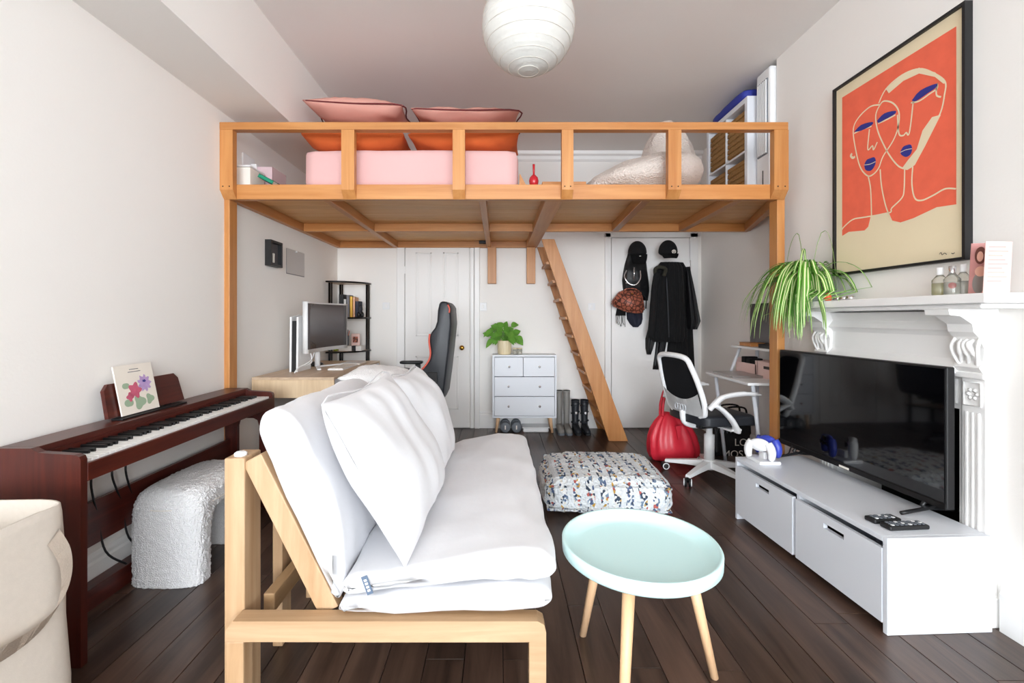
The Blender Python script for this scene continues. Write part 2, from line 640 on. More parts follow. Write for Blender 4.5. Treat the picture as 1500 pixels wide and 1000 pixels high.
win = thing('window_1', 'wide white framed bay window of three sashes', 'window', (.2, YF - .05, WZ0), kind='structure')
for k in range(4):
    xx = WX0 + (WX1 - WX0) * k / 3
    box('window_frame', xx - .025, xx + .025, YF - .09, YF - .04, WZ0, WZ1, 'trim', win)
box('window_frame', WX0, WX1, YF - .09, YF - .04, WZ0, WZ0 + .05, 'trim', win)
box('window_frame', WX0, WX1, YF - .09, YF - .04, WZ1 - .05, WZ1, 'trim', win)
box('window_frame', WX0, WX1, YF - .09, YF - .04, 1.55, 1.6, 'trim', win)

struct(boxes('trim_1', [(XL, -1.3486, YF, YB, 2.43, ZC)], 'wall'), 'boxed white beam along the ceiling edge', 'boxing')
bm = bmesh.new()
a_prism(bm, [(YB, ZC), (YB - .06, ZC), (YB - .05, ZC - .03), (YB - .02, ZC - .045), (YB - .02, ZC - .08), (YB, ZC - .1)], 'x', -1.3486, XA)
struct(fin(bm, 'trim_2', 'trim'), 'moulded white cornice above the loft', 'cornice')


def skirt(name, lab, segs, h=.18):
    bm = bmesh.new()
    for kind, fixed, a0, a1, s in segs:
        pr = [(0, 0), (.018 * s, 0), (.018 * s, h - .04), (.012 * s, h - .03), (.012 * s, h - .015), (.004 * s, h), (0, h)]
        a_prism(bm, [(fixed + p, q) for p, q in pr], 'y' if kind == 'y' else 'x', a0, a1)
    return struct(fin(bm, name, 'trim'), lab, 'skirting')


skirt('baseboard_left', 'white skirting board behind the piano', [('y', XL, YF, YB, 1)])
skirt('baseboard_right', 'white skirting board beside the television bench', [('y', XR, YF, 1.70, -1)])
skirt('baseboard_alcove', 'white skirting board in the alcove', [('y', XA, YC, YB, -1)])
skirt('baseboard_back', 'white skirting board behind the chest of drawers', [('x', YB, -.2, 1.10, -1), ('x', YB, XL, -1.06, -1)])

# ---- left door
d1 = thing('door_1', 'white four panel door with a brass knob', 'door', (-.64, YB, 0), kind='structure')
dx0, dx1, dzt = -.977, -.307, 1.965
box('door_leaf', dx0, dx1, YB - .028, YB - .003, .01, dzt, 'door', d1)
for (a, b, c, d) in ((609.6, 633, 370, 492), (649.6, 672, 370, 492), (609.6, 633, 521, 599), (649.6, 672, 521, 599)):
    xa, xb, zt, zb = ux(a, YB), ux(b, YB), uz(c, YB), uz(d, YB)
    bm = bmesh.new()
    for q in ((xa, xb, zt - .018, zt), (xa, xb, zb, zb + .018), (xa, xa + .018, zb, zt), (xb - .018, xb, zb, zt)):
        a_box(bm, q[0], q[1], YB - .038, YB - .028, q[2], q[3], .004)
    pm = fin(bm, 'panel_moulding', 'door', d1)
    box('panel', xa + .03, xb - .03, YB - .034, YB - .028, zb + .03, zt - .03, 'door', pm, .004)
kb = lathe('knob', [(.008, 0), (.008, .03), (.022, .036), (.027, .05), (.02, .063), (0, .066)], (0, 0, 0), 'brass', d1, 16,
      mx=Matrix.Translation((ux(677.4, YB), YB - .028, uz(508.6, YB))) @ Matrix.Rotation(PI / 2, 4, 'X'))
for zz in (uz(396, YB), .3):
    box('hinge', dx0 - .012, dx0 + .004, YB - .034, YB - .026, zz - .04, zz + .04, 'trim', d1, .002)
box('door_frame', dx0 - .09, dx0 - .008, YB - .035, YB, 0, dzt + .05, 'trim', d1, .006)
box('door_frame', dx1 + .012, dx1 + .05, YB - .03, YB, 0, dzt + .05, 'trim', d1, .006)
box('door_frame', dx1 + .055, dx1 + .11, YB - .04, YB, 0, dzt + .05, 'trim', d1, .006)
box('door_frame', dx0 - .09, dx1 + .11, YB - .035, YB, dzt + .006, dzt + .07, 'trim', d1, .006)
box('door_closer', -.2, -.13, YB - .09, YB - .035, dzt - .03, dzt + .0, 'black', d1)
# ---- right door
d2 = thing('door_2', 'plain flush white door covered in coats', 'door', (1.6, YB, 0), kind='structure')
ex0, ex1, ezt = 1.191, 2.008, 2.0
box('door_leaf', ex0, ex1, YB - .03, YB - .004, .01, ezt, 'door', d2)
box('door_frame', ex0 - .07, ex0 - .006, YB - .036, YB, 0, ezt + .055, 'trim', d2, .006)
box('door_frame', ex1 + .006, ex1 + .09, YB - .036, YB, 0, ezt + .055, 'trim', d2, .006)
box('door_frame', ex0 - .07, ex1 + .09, YB - .036, YB, ezt + .006, ezt + .06, 'trim', d2, .006)
for zz in (uz(388, YB), .3):
    box('hinge', ex1 - .004, ex1 + .012, YB - .042, YB - .03, zz - .045, zz + .045, 'chrome', d2, .002)
for xx in (1.42, 1.73):
    tube('coat_hook', [(xx, YB - .03, 1.9), (xx, YB - .08, 1.89), (xx, YB - .1, 1.92)], .006, 'chrome', d2)
# ---- plates on the walls
def plate(px, py, lab, wd=.085, knob=True):
    t = thing('light_switch', lab, 'switch', (ux(px, YB), YB, uz(py, YB) - wd / 2))
    X, Z = ux(px, YB), uz(py, YB)
    box('plate', X - wd / 2, X + wd / 2, YB - .01, YB, Z - wd / 2, Z + wd / 2, 'whitep', t)
    if knob: box('rocker', X - .012, X + .012, YB - .014, YB - .01, Z - .018, Z + .018, 'trim', t)


plate(707, 449, 'white light switch beside the brass knob door')
plate(565.8, 448, 'flat white wall plate beside the corner shelf', .075)
plate(866.5, 449, 'flat white wall plate behind the ladder', .075)

# ================================================================== THE LOFT
ZB0, ZB1 = 1.898, 1.99
loft = thing('loft_platform', 'honey coloured pine loft platform with a guard rail', 'loft', (0, 2.85, 0))
box('front_beam', XL, 1.777, 2.834, 2.88, ZB0, ZB1, 'pine', loft)
# guard rail
for px0, px1 in ((319.4, 341), (500, 519), (663, 681), (823, 840), (979, 998), (1134, 1155)):
    a, b = max(ux(px0, 2.79), XL + .001), ux(px1, 2.79)
    bm = bmesh.new()
    a_prism(bm, [(2.788, 2.31), (2.788, 1.945), (2.832, ZB0 - .002), (2.833, 2.31)], 'x', a, b)
    g = fin(bm, 'guard_post', 'pinez', loft)
    if px0 in (979, 823, 319.4, 1134):
        for dx in (.25, .75):
            lathe('screw', [(.004, 0), (.004, .002), (0, .0025)], (0, 0, 0), 'blackm', g, 8, mx=Matrix.Translation((a + (b - a) * dx, 2.788, 1.965)) @ Matrix.Rotation(PI / 2, 4, 'X'))
box('top_rail', XL + .001, ux(1155, 2.785), 2.785, 2.84, 2.31, 2.356, 'pine', loft)
# legs
box('post', ux(326, 2.834), ux(326, 2.834) + .042, 2.836, 2.92, 0, ZB0, 'pinez', loft)
box('post', 1.729, 1.777, 2.836, 2.92, 0, ZB0, 'pinez', loft)
# beams under the deck
def jo(nm, x0, y0, x1, y1, wd, z0=ZB0, z1=1.965, m='piney'):
    return beam(nm, (x0, y0, (z0 + z1) / 2), (x1, y1, (z0 + z1) / 2), wd, z1 - z0, m, loft)


jo('side_beam', XL + .022, 2.88, XL + .022, YB - .045, .042)
jo('joist', -1.08, 2.88, -1.075, YB - .045, .045)
jo('joist', -.10, 2.88, -.10, YB - .045, .045)
jo('joist', .35, 2.88, .35, YB - .045, .11)
jo('joist', .93, 2.88, .992, 3.885, .055)
jo('joist', 1.51, 2.88, 1.56, 3.885, .055)
jo('side_beam', 1.79, 2.90, 2.115, 3.885, .045)
for xa, xb in ((XL + .045, -1.104), (-1.054, -.124), (-.076, .294), (.406, 2.13)):
    box('cross_beam', xa, xb, 3.885, 3.925, ZB0, 1.965, 'pine', loft)
box('cross_beam', XL + .002, .40, YB - .045, YB - .002, ZB0, 1.965, 'pine', loft)
for a, b in ((714.3, 727), (771.7, 784.3)):
    box('wall_bracket', ux(a, 4.76), ux(b, 4.76), 4.76, YB - .002, 1.52, ZB0 - .0, 'pinez', loft)
y = 2.882
while y < YB - .02:
    y1 = min(y + .1285, YB - .003)
    xr = .405 if y > 3.9 else (1.775 if y1 < YC + .01 else XA - .004)
    if y < YC + .01: xr = 1.775
    box('deck_plank', XL + .003, xr, y + .0015, y1 - .0015, 1.966, 1.986, 'deck', loft, .002)
    y += .1285
DZ = 1.986

# ladder
lad = thing('loft_ladder', 'steep pine ladder climbing to the loft hatch', 'ladder', (1.1, 4.5, 0))
LY0, LY1 = 4.312, YB - .04
def lad_x(z):          # left edge of the stringer at height z
    return 1.043 + (.367 - 1.043) * z / 1.937
def stringer(y0, y1):
    zt = 1.905
    pts = [(lad_x(0), 0), (lad_x(0) + .18, 0), (lad_x(zt) + .15, zt), (lad_x(zt) + .03, zt)]
    prism('stringer', pts, 'y', y0, y1, 'pinez', lad, .003)
stringer(LY0, LY0 + .035)
stringer(LY1, LY1 + .035)
for k in range(10):
    z = .10 + .1745 * k
    xl = lad_x(z)
    bm = bmesh.new()
    a_box(bm, xl - .006, xl + .145, LY0 + .035, LY1, z, z + .026, .003)
    fin(bm, 'tread', 'piney', lad)

# ================================================================== ON THE LOFT
bed = thing('mattress', 'thick double mattress in a pale pink fitted sheet', 'mattress', (-.56, 3.85, DZ))
mx0, mx1, mzt = ux(443, 2.93), ux(760, 2.93), uz(217.5, 2.93)
rbox('fitted_sheet', ((mx0 + mx1) / 2, 3.86, (DZ + mzt) / 2 + .006), (mx1 - mx0, 1.86, mzt - DZ), .05, 'pink', bed, 14, .006, 5, bulge=.004)
tube('sheet_hem', [(mx0 + .02, 2.95, DZ + .02), (mx1 - .02, 2.95, DZ + .02), (mx1 - .02, 4.77, DZ + .02), (mx0 + .02, 4.77, DZ + .02)], .006, 'pink', bed, 6, closed=True)


def bedpillow(lab, name, c, e1, e2, w_, h_, t_, m, seed, pip=None, grp=None):
    p = thing(name, lab, 'pillow', (c[0], c[1], c[2] - t_ / 2), group=grp)
    pillow('cover', c, e1, e2, w_, h_, t_, m, p, 28, .016, 8, seed, .03 if m == 'orange' else .07, 0, .38 if m == 'orange' else .55)
    if pip:
        E1 = Vector(e1).normalized(); E2 = Vector(e2); E2 = (E2 - E1 * E2.dot(E1)).normalized()
        pts = []
        for u, v in ((-1, -1), (0, -1), (1, -1), (1, 0), (1, 1), (0, 1), (-1, 1), (-1, 0)):
            k = .975 if u and v else .935
            pts.append(Vector(c) + E1 * u * w_ / 2 * k + E2 * v * h_ / 2 * k)
        tube('piping', smooth_curve(pts + [pts[0]], 4)[:-1], .005, pip, p, 6, closed=True)
    return p


zz = mzt
bedpillow('orange linen pillow lying at the wall side of the bed', 'bed_pillow', (-.95, 3.17, zz + .112), (1, .03, 0), (0, 1, .03), .66, .42, .18, 'orange', 1)
bedpillow('orange linen pillow lying at the open side of the bed', 'bed_pillow', (-.22, 3.16, zz + .108), (1, -.03, 0), (0, 1, .03), .72, .42, .17, 'orange', 2)
bedpillow('salmon pillow with dark piping propped highest on the bed', 'bed_pillow', (-.955, 3.22, zz + .335), (1, 0, -.05), (0, 1, .05), .66, .46, .17, 'salmon', 3, 'piping')
bedpillow('salmon pillow with dark piping lying over the open side orange pillow', 'bed_pillow', (-.215, 3.22, zz + .288), (1, 0, -.02), (0, 1, .04), .72, .46, .11, 'salmon', 4, 'piping')

# things by the bed, wall side
o = thing('storage_box', 'cream storage box with a thin lid at the bed side', 'box', (-1.60, 3.02, DZ))
box('box_body', -1.69, -1.585, 2.92, 3.1, DZ, DZ + .14, 'paper', o)
box('lid', -1.692, -1.582, 2.917, 3.103, DZ + .142, DZ + .153, 'whitep', o)
rot = Matrix.Translation((-1.52, 3.0, DZ)) @ Matrix.Rotation(.5, 4, 'Y')
def book(name, lab, x0, x1, y0, y1, z0, z1, cover, grp=None, rotm=None, spine='x'):
    t = thing(name, lab, 'book', ((x0 + x1) / 2, (y0 + y1) / 2, z0), group=grp)
    bm = bmesh.new(); a_box(bm, x0 + .002, x1 - .002, y0 + .003, y1 - .003, z0 + .003, z1 - .003, 0, 2, rotm)
    fin(bm, 'pages', 'paper', t)
    bm = bmesh.new()
    if spine == 'x':       # upright book standing along x
        a_box(bm, x0, x0 + .002, y0, y1, z0, z1, 0, 2, rotm); a_box(bm, x1 - .002, x1, y0, y1, z0, z1, 0, 2, rotm)
        a_box(bm, x0, x1, y0, y0 + .003, z0, z1, 0, 2, rotm)
    else:                  # lying book
        a_box(bm, x0, x1, y0, y1, z0, z0 + .003, 0, 2, rotm); a_box(bm, x0, x1, y0, y1, z1 - .003, z1, 0, 2, rotm)
        a_box(bm, x0, x1, y0, y0 + .003, z0, z1, 0, 2, rotm)
    fin(bm, 'cover', cover, t)
    return t


M['teal'] = mat('teal_cover', '#17906f', .5)
M['rust'] = mat('rust_cover', '#d0582a', .5)
book('paperback', 'green paperback leaning over an orange one on the loft', -.005, .10, 0, .15, .045, .07, 'teal', None, Matrix.Translation((-1.57, 2.95, DZ + .045)) @ Matrix.Rotation(.48, 4, 'Y'), 'z')
book('paperback', 'orange paperback under the green one on the loft', -1.572, -1.49, 2.95, 3.1, DZ, DZ + .03, 'rust', None, None, 'z')
M['pinkc'] = mat('pink_clear_plastic', '#e6cdd2', .3, alpha=.75)
o = thing('plastic_tub', 'see-through pink plastic tub by the bed', 'box', (-1.5, 3.22, DZ))
TX0, TX1, TY0, TY1, TZ = -1.69, -1.545, 3.13, 3.33, DZ + .21
boxes('tub_wall', [(TX0, TX1, TY0, TY0 + .004, DZ, TZ), (TX0, TX1, TY1 - .004, TY1, DZ, TZ), (TX0, TX0 + .004, TY0, TY1, DZ, TZ), (TX1 - .004, TX1, TY0, TY1, DZ, TZ)], 'pinkc', o)
box('tub_base', TX0, TX1, TY0, TY1, DZ, DZ + .004, 'pinkc', o, 0)
o = thing('sunglasses', 'black glasses lying beside the bed on the loft', 'glasses', (-1.36, 2.95, DZ))
tube('temple', [(-1.40, 2.9, DZ + .03), (-1.37, 2.93, DZ + .012), (-1.35, 2.97, DZ + .004)], .003, 'black', o)
tube('rim', [(-1.385, 2.9, DZ + .004), (-1.36, 2.9, DZ + .015), (-1.335, 2.9, DZ + .004)], .003, 'black', o)
o = thing('wall_socket', 'double socket with white plug on the wall above the loft', 'socket', (XL, 3.1, 2.12))
Y0, Y1 = 1.7 * F / (CX - 354), 1.7 * F / (CX - 371)
box('plate', XL, XL + .01, Y0, Y1, 2.165, 2.26, 'whitep', o)
box('plug', XL + .01, XL + .05, Y1 - .055, Y1 - .015, 2.17, 2.215, 'whitep', o, .006)
tube('flex', smooth_curve([(XL + .05, Y1 - .035, 2.18), (XL + .075, Y1 - .04, 2.14), (XL + .07, Y1 - .05, 2.06), (XL + .08, Y1 - .06, DZ + .12)]), .004, 'whitep', o)
# middle
o = thing('red_maraca', 'slender red maraca standing at the loft edge', 'maraca', (ux(782, 2.91), 2.91, DZ))
M['redp'] = mat('red_gloss', '#b5202a', .25)
mxr = ux(782, 2.91)
lathe('rattle', [(0, 0), (.016, .008), (.028, .03), (.031, .05), (.026, .07), (.012, .085), (.006, .09)], (mxr, 2.915, DZ), 'redp', o, 18)
tube('handle', [(mxr, 2.915, DZ + .088), (mxr, 2.915, DZ + .155)], [.006, .008], 'redp', o)
prism('door_wedge', [(ux(760, 3.0), DZ), (ux(775, 3.0), DZ), (ux(761, 3.0), DZ + .115)], 'y', 2.97, 3.02, 'pine')
tag(bpy.data.objects['door_wedge'], 'small brown wooden wedge between mattress and maraca', 'wedge')
box('pine_board', ux(794, 3.1), ux(858, 3.1), 3.08, 3.2, DZ, DZ + .095, 'pine')
tag(bpy.data.objects['pine_board'], 'low pine board lying flat next to the bean bag', 'board')
# bean bag lounger
bb = thing('bean_bag', 'beige boucle bean bag lounger slumped on the loft', 'bean bag', (1.1, 3.35, DZ))
bm = bmesh.new()
bmesh.ops.create_icosphere(bm, subdivisions=5, radius=1)
for v in bm.verts:
    p = v.co.copy()
    zz_ = .5 * (p.z + 1)
    px_, py_ = p.x * .42, p.y * .36
    if p.x < 0: px_ *= 1.0
    top = .24 + .09 * p.x
    z_ = max(-.0, zz_) * top * 1.25
    q = Vector((1.02 + px_, 3.28 + py_, DZ + min(z_, top + .03 * zz_)))
    q += Vector(p) * .012 * nz(p, 3) + Vector(p) * .004 * nz(p, 26)
    q.z = max(q.z, DZ)
    v.co = q
fin(bm, 'seat_pad', 'boucb', bb, True)
bm = bmesh.new()
bmesh.ops.create_icosphere(bm, subdivisions=5, radius=1)
for v in bm.verts:
    p = v.co.copy()
    t = (p.z + 1) / 2
    r_ = .25 - .10 * t
    q = Vector((1.30 + p.x * r_ * 1.05, 3.50 + p.y * r_ * .8, DZ + .02 + t * .66)) + Vector(p) * .015 * nz(p, 2.5) + Vector(p) * .004 * nz(p, 26)
    v.co = q
fin(bm, 'back_pad', 'boucb', bb, True)
# cube shelf with baskets
ks = thing('cube_shelf', 'white cube shelving unit with wicker baskets on the loft', 'shelf', (1.94, 3.6, DZ))
KX0, KX1, KY0, KY1 = 1.785, XA - .006, 3.28, 3.918
box('side_panel', KX0, KX1, KY0, KY0 + .038, DZ, DZ + .77, 'white', ks)
box('side_panel', KX0, KX1, KY1 - .038, KY1, DZ, DZ + .77, 'white', ks)
box('top_panel', KX0, KX1, KY0 + .038, KY1 - .038, DZ + .732, DZ + .77, 'white', ks)
box('bottom_panel', KX0, KX1, KY0 + .038, KY1 - .038, DZ, DZ + .038, 'white', ks)
box('shelf_board', KX0 + .002, KX1, KY0 + .038, KY1 - .038, DZ + .376, DZ + .392, 'white', ks)
box('divider', KX0 + .002, KX1, 3.587, 3.603, DZ + .038, DZ + .732, 'white', ks)
rows = ((KY0 + .045, 'near'), (3.60, 'far'))
labs = {(0, 0): 'wicker basket in the lower cell next to the tower fan', (0, 1): 'wicker basket in the lower cell deep on the loft',
        (1, 0): 'wicker basket in the upper cell next to the tower fan', (1, 1): 'wicker basket in the upper cell deep on the loft'}
for r_ in (0, 1):
    for c_ in (0, 1):
        z0 = DZ + (.04 if r_ == 0 else .394)
        y0 = (KY0 + .041, 3.606)[c_]
        t = thing('wicker_basket', labs[(r_, c_)], 'basket', (1.92, y0 + .16, z0), group='baskets in the cube shelf')
        bm = bmesh.new()
        a_box(bm, KX0 + .012, KX1 - .03, y0, y0 + .262, z0, z0 + .30, .02)
        fin(bm, 'basket_body', 'wick', t)
        for q in range(7):
            bm = bmesh.new(); a_box(bm, KX0 + .006, KX0 + .014, y0 + .006, y0 + .256, z0 + .012 + q * .041, z0 + .045 + q * .041, .006)
            fin(bm, 'weave_band', 'wick', t)
fan = thing('tower_fan', 'tall white tower air cooler with grey louvres', 'fan', (1.95, 3.18, DZ))
bm = bmesh.new(); a_box(bm, 1.842, 2.10, 3.102, 3.268, DZ, DZ + .895, .016, 3)
fin(bm, 'body', 'whitep', fan)
box('louvre_frame', 1.836, 1.844, 3.125, 3.245, DZ + .30, DZ + .82, 'grey', fan)
for q in range(6):
    box('louvre', 1.828, 1.838, 3.13 + q * .0195, 3.137 + q * .0195, DZ + .31, DZ + .81, 'whitep', fan, .001)
box('seam', 1.838, 1.843, 3.18, 3.185, DZ + .03, DZ + .2, 'black', fan, 0)
M['bluebag'] = mat('blue_bag', '#2d3a9a', .6)
rbox('folded_bag', (1.96, 3.60, DZ + .822), (.33, .5, .075), .03, 'bluebag', None, 6, .01, 9)
tag(bpy.data.objects['folded_bag'], 'flat blue bag lying on top of the cube shelf', 'bag')

# ceiling things
lan = thing('paper_lantern', 'round white rice paper lantern hanging from the ceiling', 'lantern', (.145, 2.2, 2.345))
LC = Vector((ux(774, 2.2), 2.2, uz(38, 2.2)))
bm = bmesh.new()
bmesh.ops.create_uvsphere(bm, u_segments=48, v_segments=64, radius=.223)
for v in bm.verts:
    ang = math.acos(max(-1, min(1, v.co.z / .223)))
    k = 1 - .012 * (0.5 + .5 * math.cos(ang * 46)) + .01 * nz(v.co, 9)
    v.co = v.co * k + LC
bmesh.ops.delete(bm, geom=[v for v in bm.verts if v.co.z > LC.z + .217], context='VERTS')
fin(bm, 'paper_globe', 'lantern', lan, True)
for q in range(1, 14):
    a = PI * q / 14
    r_ = .2235 * math.sin(a)
    tube('wire_ring', [(LC.x + r_ * math.cos(2 * PI * j / 40), LC.y + r_ * math.sin(2 * PI * j / 40), LC.z + .2235 * math.cos(a)) for j in range(40)], .0012, 'paper', lan, 4, closed=True)
tube('flex', [(LC.x, LC.y, LC.z + .1), (LC.x, LC.y, ZC)], .004, 'whitep', lan)
lathe('ceiling_rose', [(.04, -.02), (.045, -.012), (.045, 0)], (LC.x, LC.y, ZC), 'whitep', lan)
sm = thing('smoke_alarm', 'small round white smoke alarm on the ceiling', 'smoke alarm', (-.54, 3.9, ZC))
lathe('base', [(.06, -.015), (.062, 0)], (-.54, 3.9, ZC), 'whitep', sm)
lathe('sensor', [(0, -.05), (.035, -.05), (.045, -.035), (.045, -.03), (.05, -.028), (.05, -.015)], (-.54, 3.9, ZC), 'whitep', sm)

# ================================================================== BACK WALL GROUP
ch = thing('chest_of_drawers', 'white chest of drawers on tapered wooden legs', 'chest', (.26, 4.7, 0))
CX0, CX1, CY0, CY1, CZ0, CZ1 = ux(721.3, 4.59), ux(815.3, 4.59), 4.59, YB - .03, uz(612, 4.59), uz(519.8, 4.59)
boxes('carcass', [(CX0, CX0 + .018, CY0, CY1, CZ0, CZ1), (CX1 - .018, CX1, CY0, CY1, CZ0, CZ1), (CX0 + .018, CX1 - .018, CY0, CY1, CZ1 - .018, CZ1),
                  (CX0 + .018, CX1 - .018, CY0, CY1, CZ0, CZ0 + .018), (CX0 + .018, CX1 - .018, CY1 - .01, CY1, CZ0 + .018, CZ1 - .018)], 'white', ch)
dh = (CZ1 - CZ0 - .036 - .012) / 3
mid = ux(766.5, 4.59)
for r_ in range(3):
    z0 = CZ0 + .021 + r_ * (dh + .003)
    cells = [(CX0 + .021, CX1 - .021)] if r_ < 2 else [(CX0 + .021, mid - .002), (mid + .002, CX1 - .021)]
    for (a, b) in cells:
        dr = box('drawer', a, b, CY0 + .004, CY1 - .02, z0, z0 + dh - .003, 'white', ch, .002)
        ks_ = [ux(745, 4.59), ux(790.6, 4.59)] if r_ < 2 else [(a + b) / 2 + .005]
        for kx in ks_:
            lathe('knob', [(.004, 0), (.004, .012), (.011, .016), (.011, .022), (0, .024)], (0, 0, 0), 'chrome', dr, 12,
                  mx=Matrix.Translation((kx, CY0 + .004, z0 + dh / 2)) @ Matrix.Rotation(PI / 2, 4, 'X'))
for sx, sy in ((0, 0), (1, 0), (0, 1), (1, 1)):
    xx = (CX0 + .06, CX1 - .06)[sx]; yy = (CY0 + .045, CY1 - .045)[sy]
    xo = (-.022, .022)[sx]
    tube('leg', [(xx, yy, CZ0), (xx + xo, yy, 0.0)], [.02, .012], 'beech', ch, 10)

# trailing pothos in a gold pot
pt = thing('potted_pothos', 'leafy green pothos in a ribbed gold pot', 'plant', (ux(739, 4.68), 4.68, CZ1))
pc = Vector((ux(739, 4.68), 4.68, CZ1))
bm = bmesh.new()
n = 40
prof = [(.055, 0), (.066, .01), (.07, .06), (.07, .14), (.066, .142), (.064, .13)]
rings = []
for r_, z in prof:
    rings.append([bm.verts.new(pc + Vector(((r_ + .002 * (j % 2)) * math.cos(2 * PI * j / n), (r_ + .002 * (j % 2)) * math.sin(2 * PI * j / n), z))) for j in range(n)])
for a, b in zip(rings, rings[1:]):
    for j in range(n): bm.faces.new((a[j], a[(j + 1) % n], b[(j + 1) % n], b[j]))
bm.faces.new(rings[0][::-1]); bm.faces.new(rings[-1])
fin(bm, 'pot', 'goldpot', pt)
random.seed(7)
def leaf_mesh(bm, base, d, L, W, droop, mi=0):
    d = Vector(d).normalized()
    s = d.cross(Vector((0, 0, 1)))
    s = s.normalized() if s.length > .05 else Vector((1, 0, 0))
    up = s.cross(d)
    prof = [(0, .02), (.12, .55), (.3, 1), (.5, .95), (.7, .7), (.88, .32), (1, .02)]
    rows_ = []
    for t, wd in prof:
        c = base + d * L * t + Vector((0, 0, -droop * t * t))
        rows_.append([bm.verts.new(c + s * W / 2 * wd + up * .12 * W * wd), bm.verts.new(c), bm.verts.new(c - s * W / 2 * wd + up * .12 * W * wd)])
    for a, b in zip(rows_, rows_[1:]):
        for q in (0, 1): bm.faces.new((a[q], a[q + 1], b[q + 1], b[q]))
for k in range(38):
    a = random.uniform(0, 2 * PI)
    el = random.uniform(-.1, 1.35)
    rr = random.uniform(.05, .15)
    tip = pc + Vector((math.cos(a) * rr * math.cos(el) * 1.35, math.sin(a) * rr * .7 * math.cos(el) - .02, .16 + .15 * math.sin(el) * random.uniform(.5, 1.1)))
    st = tube('stem', smooth_curve([pc + Vector((0, 0, .12)), pc + (tip - pc) * .5 + Vector((0, 0, .09)), tip], 4), .0022, 'dgreen', pt, 5)
    bm = bmesh.new()
    d = Vector((math.cos(a) * .7, -.35, random.uniform(-.75, .6))).normalized()
    L, W = random.uniform(.075, .105), random.uniform(.055, .075)
    sd = d.cross(Vector((.25 * random.uniform(-1, 1), -1, .5 + .3 * random.random()))).normalized()
    up = sd.cross(d)
    rows_ = []
    for t, wd in ((0, .3), (.06, .75), (.2, 1), (.4, .98), (.62, .76), (.82, .4), (1, .02)):
        c = tip + d * L * (t - .08 * (t < .01)) + Vector((0, 0, -.02 * t * t))
        rows_.append([bm.verts.new(c + sd * W / 2 * wd + up * .12 * W * wd), bm.verts.new(c), bm.verts.new(c - sd * W / 2 * wd + up * .12 * W * wd)])
    for A_, B_ in zip(rows_, rows_[1:]):
        for q in (0, 1): bm.faces.new((A_[q], A_[q + 1], B_[q + 1], B_[q]))
    fin(bm, 'leaf', 'dgreen', pt, True)
for k, (px_, lab) in enumerate(((754.5, 'small glass candle jar beside the gold pot'), (761.5, 'small glass candle jar by the dresser corner'))):
    t = thing('candle_jar', lab, 'candle', (ux(px_, 4.66), 4.66, CZ1), group='candle jars on the chest')
    c = (ux(px_, 4.66), 4.66, CZ1)
    lathe('jar', [(0, 0), (.022, 0), (.024, .01), (.024, .05), (.02, .055)], c, 'glass', t, 18)
    lathe('wax', [(0, .004), (.02, .004), (.02, .032), (0, .032)], c, 'paper', t, 18)
    lathe('lid', [(.024, .055), (.025, .066), (0, .066)], c, 'goldpot', t, 18)
# dumbbells
for px_, lab in ((740.2, 'grey dumbbell under the chest next to its outer leg'), (756.6, 'grey dumbbell under the chest beside the white tray')):
    X = ux(px_, 4.63)
    t = thing('dumbbell', lab, 'dumbbell', (X, 4.70, 0), group='dumbbells under the chest')
    R_ = .055
    for (ya, yb) in ((4.62, 4.685), (4.755, 4.81)):
        pts = [(X + R_ * math.cos(2 * PI * (j + .5) / 8), R_ + .004 + R_ * 1.05 * math.sin(2 * PI * (j + .5) / 8)) for j in range(8)]
        mn = min(p[1] for p in pts)
        pts = [(p[0], p[1] - mn) for p in pts]
        prism('weight_head', pts, 'y', ya, yb, 'grey', t, .012, True)
    tube('grip', [(X, 4.685, R_), (X, 4.755, R_)], .016, 'chrome', t, 10)
    box('number_mark', X - .006, X + .006, 4.617, 4.62, R_ - .02, R_ + .02, 'paper', t, 0)
o = thing('plastic_tray', 'shallow white plastic tray pushed under the chest', 'tray', (ux(785, 4.63), 4.7, 0))
bm = bmesh.new(); a_box(bm, ux(766, 4.63), ux(804, 4.63), 4.63, 4.79, 0.0, .045, .015)
fin(bm, 'tray_body', 'whitep', o)
box('tray_rim', ux(765, 4.63), ux(805, 4.63), 4.622, 4.796, .045, .056, 'whitep', o, .004)

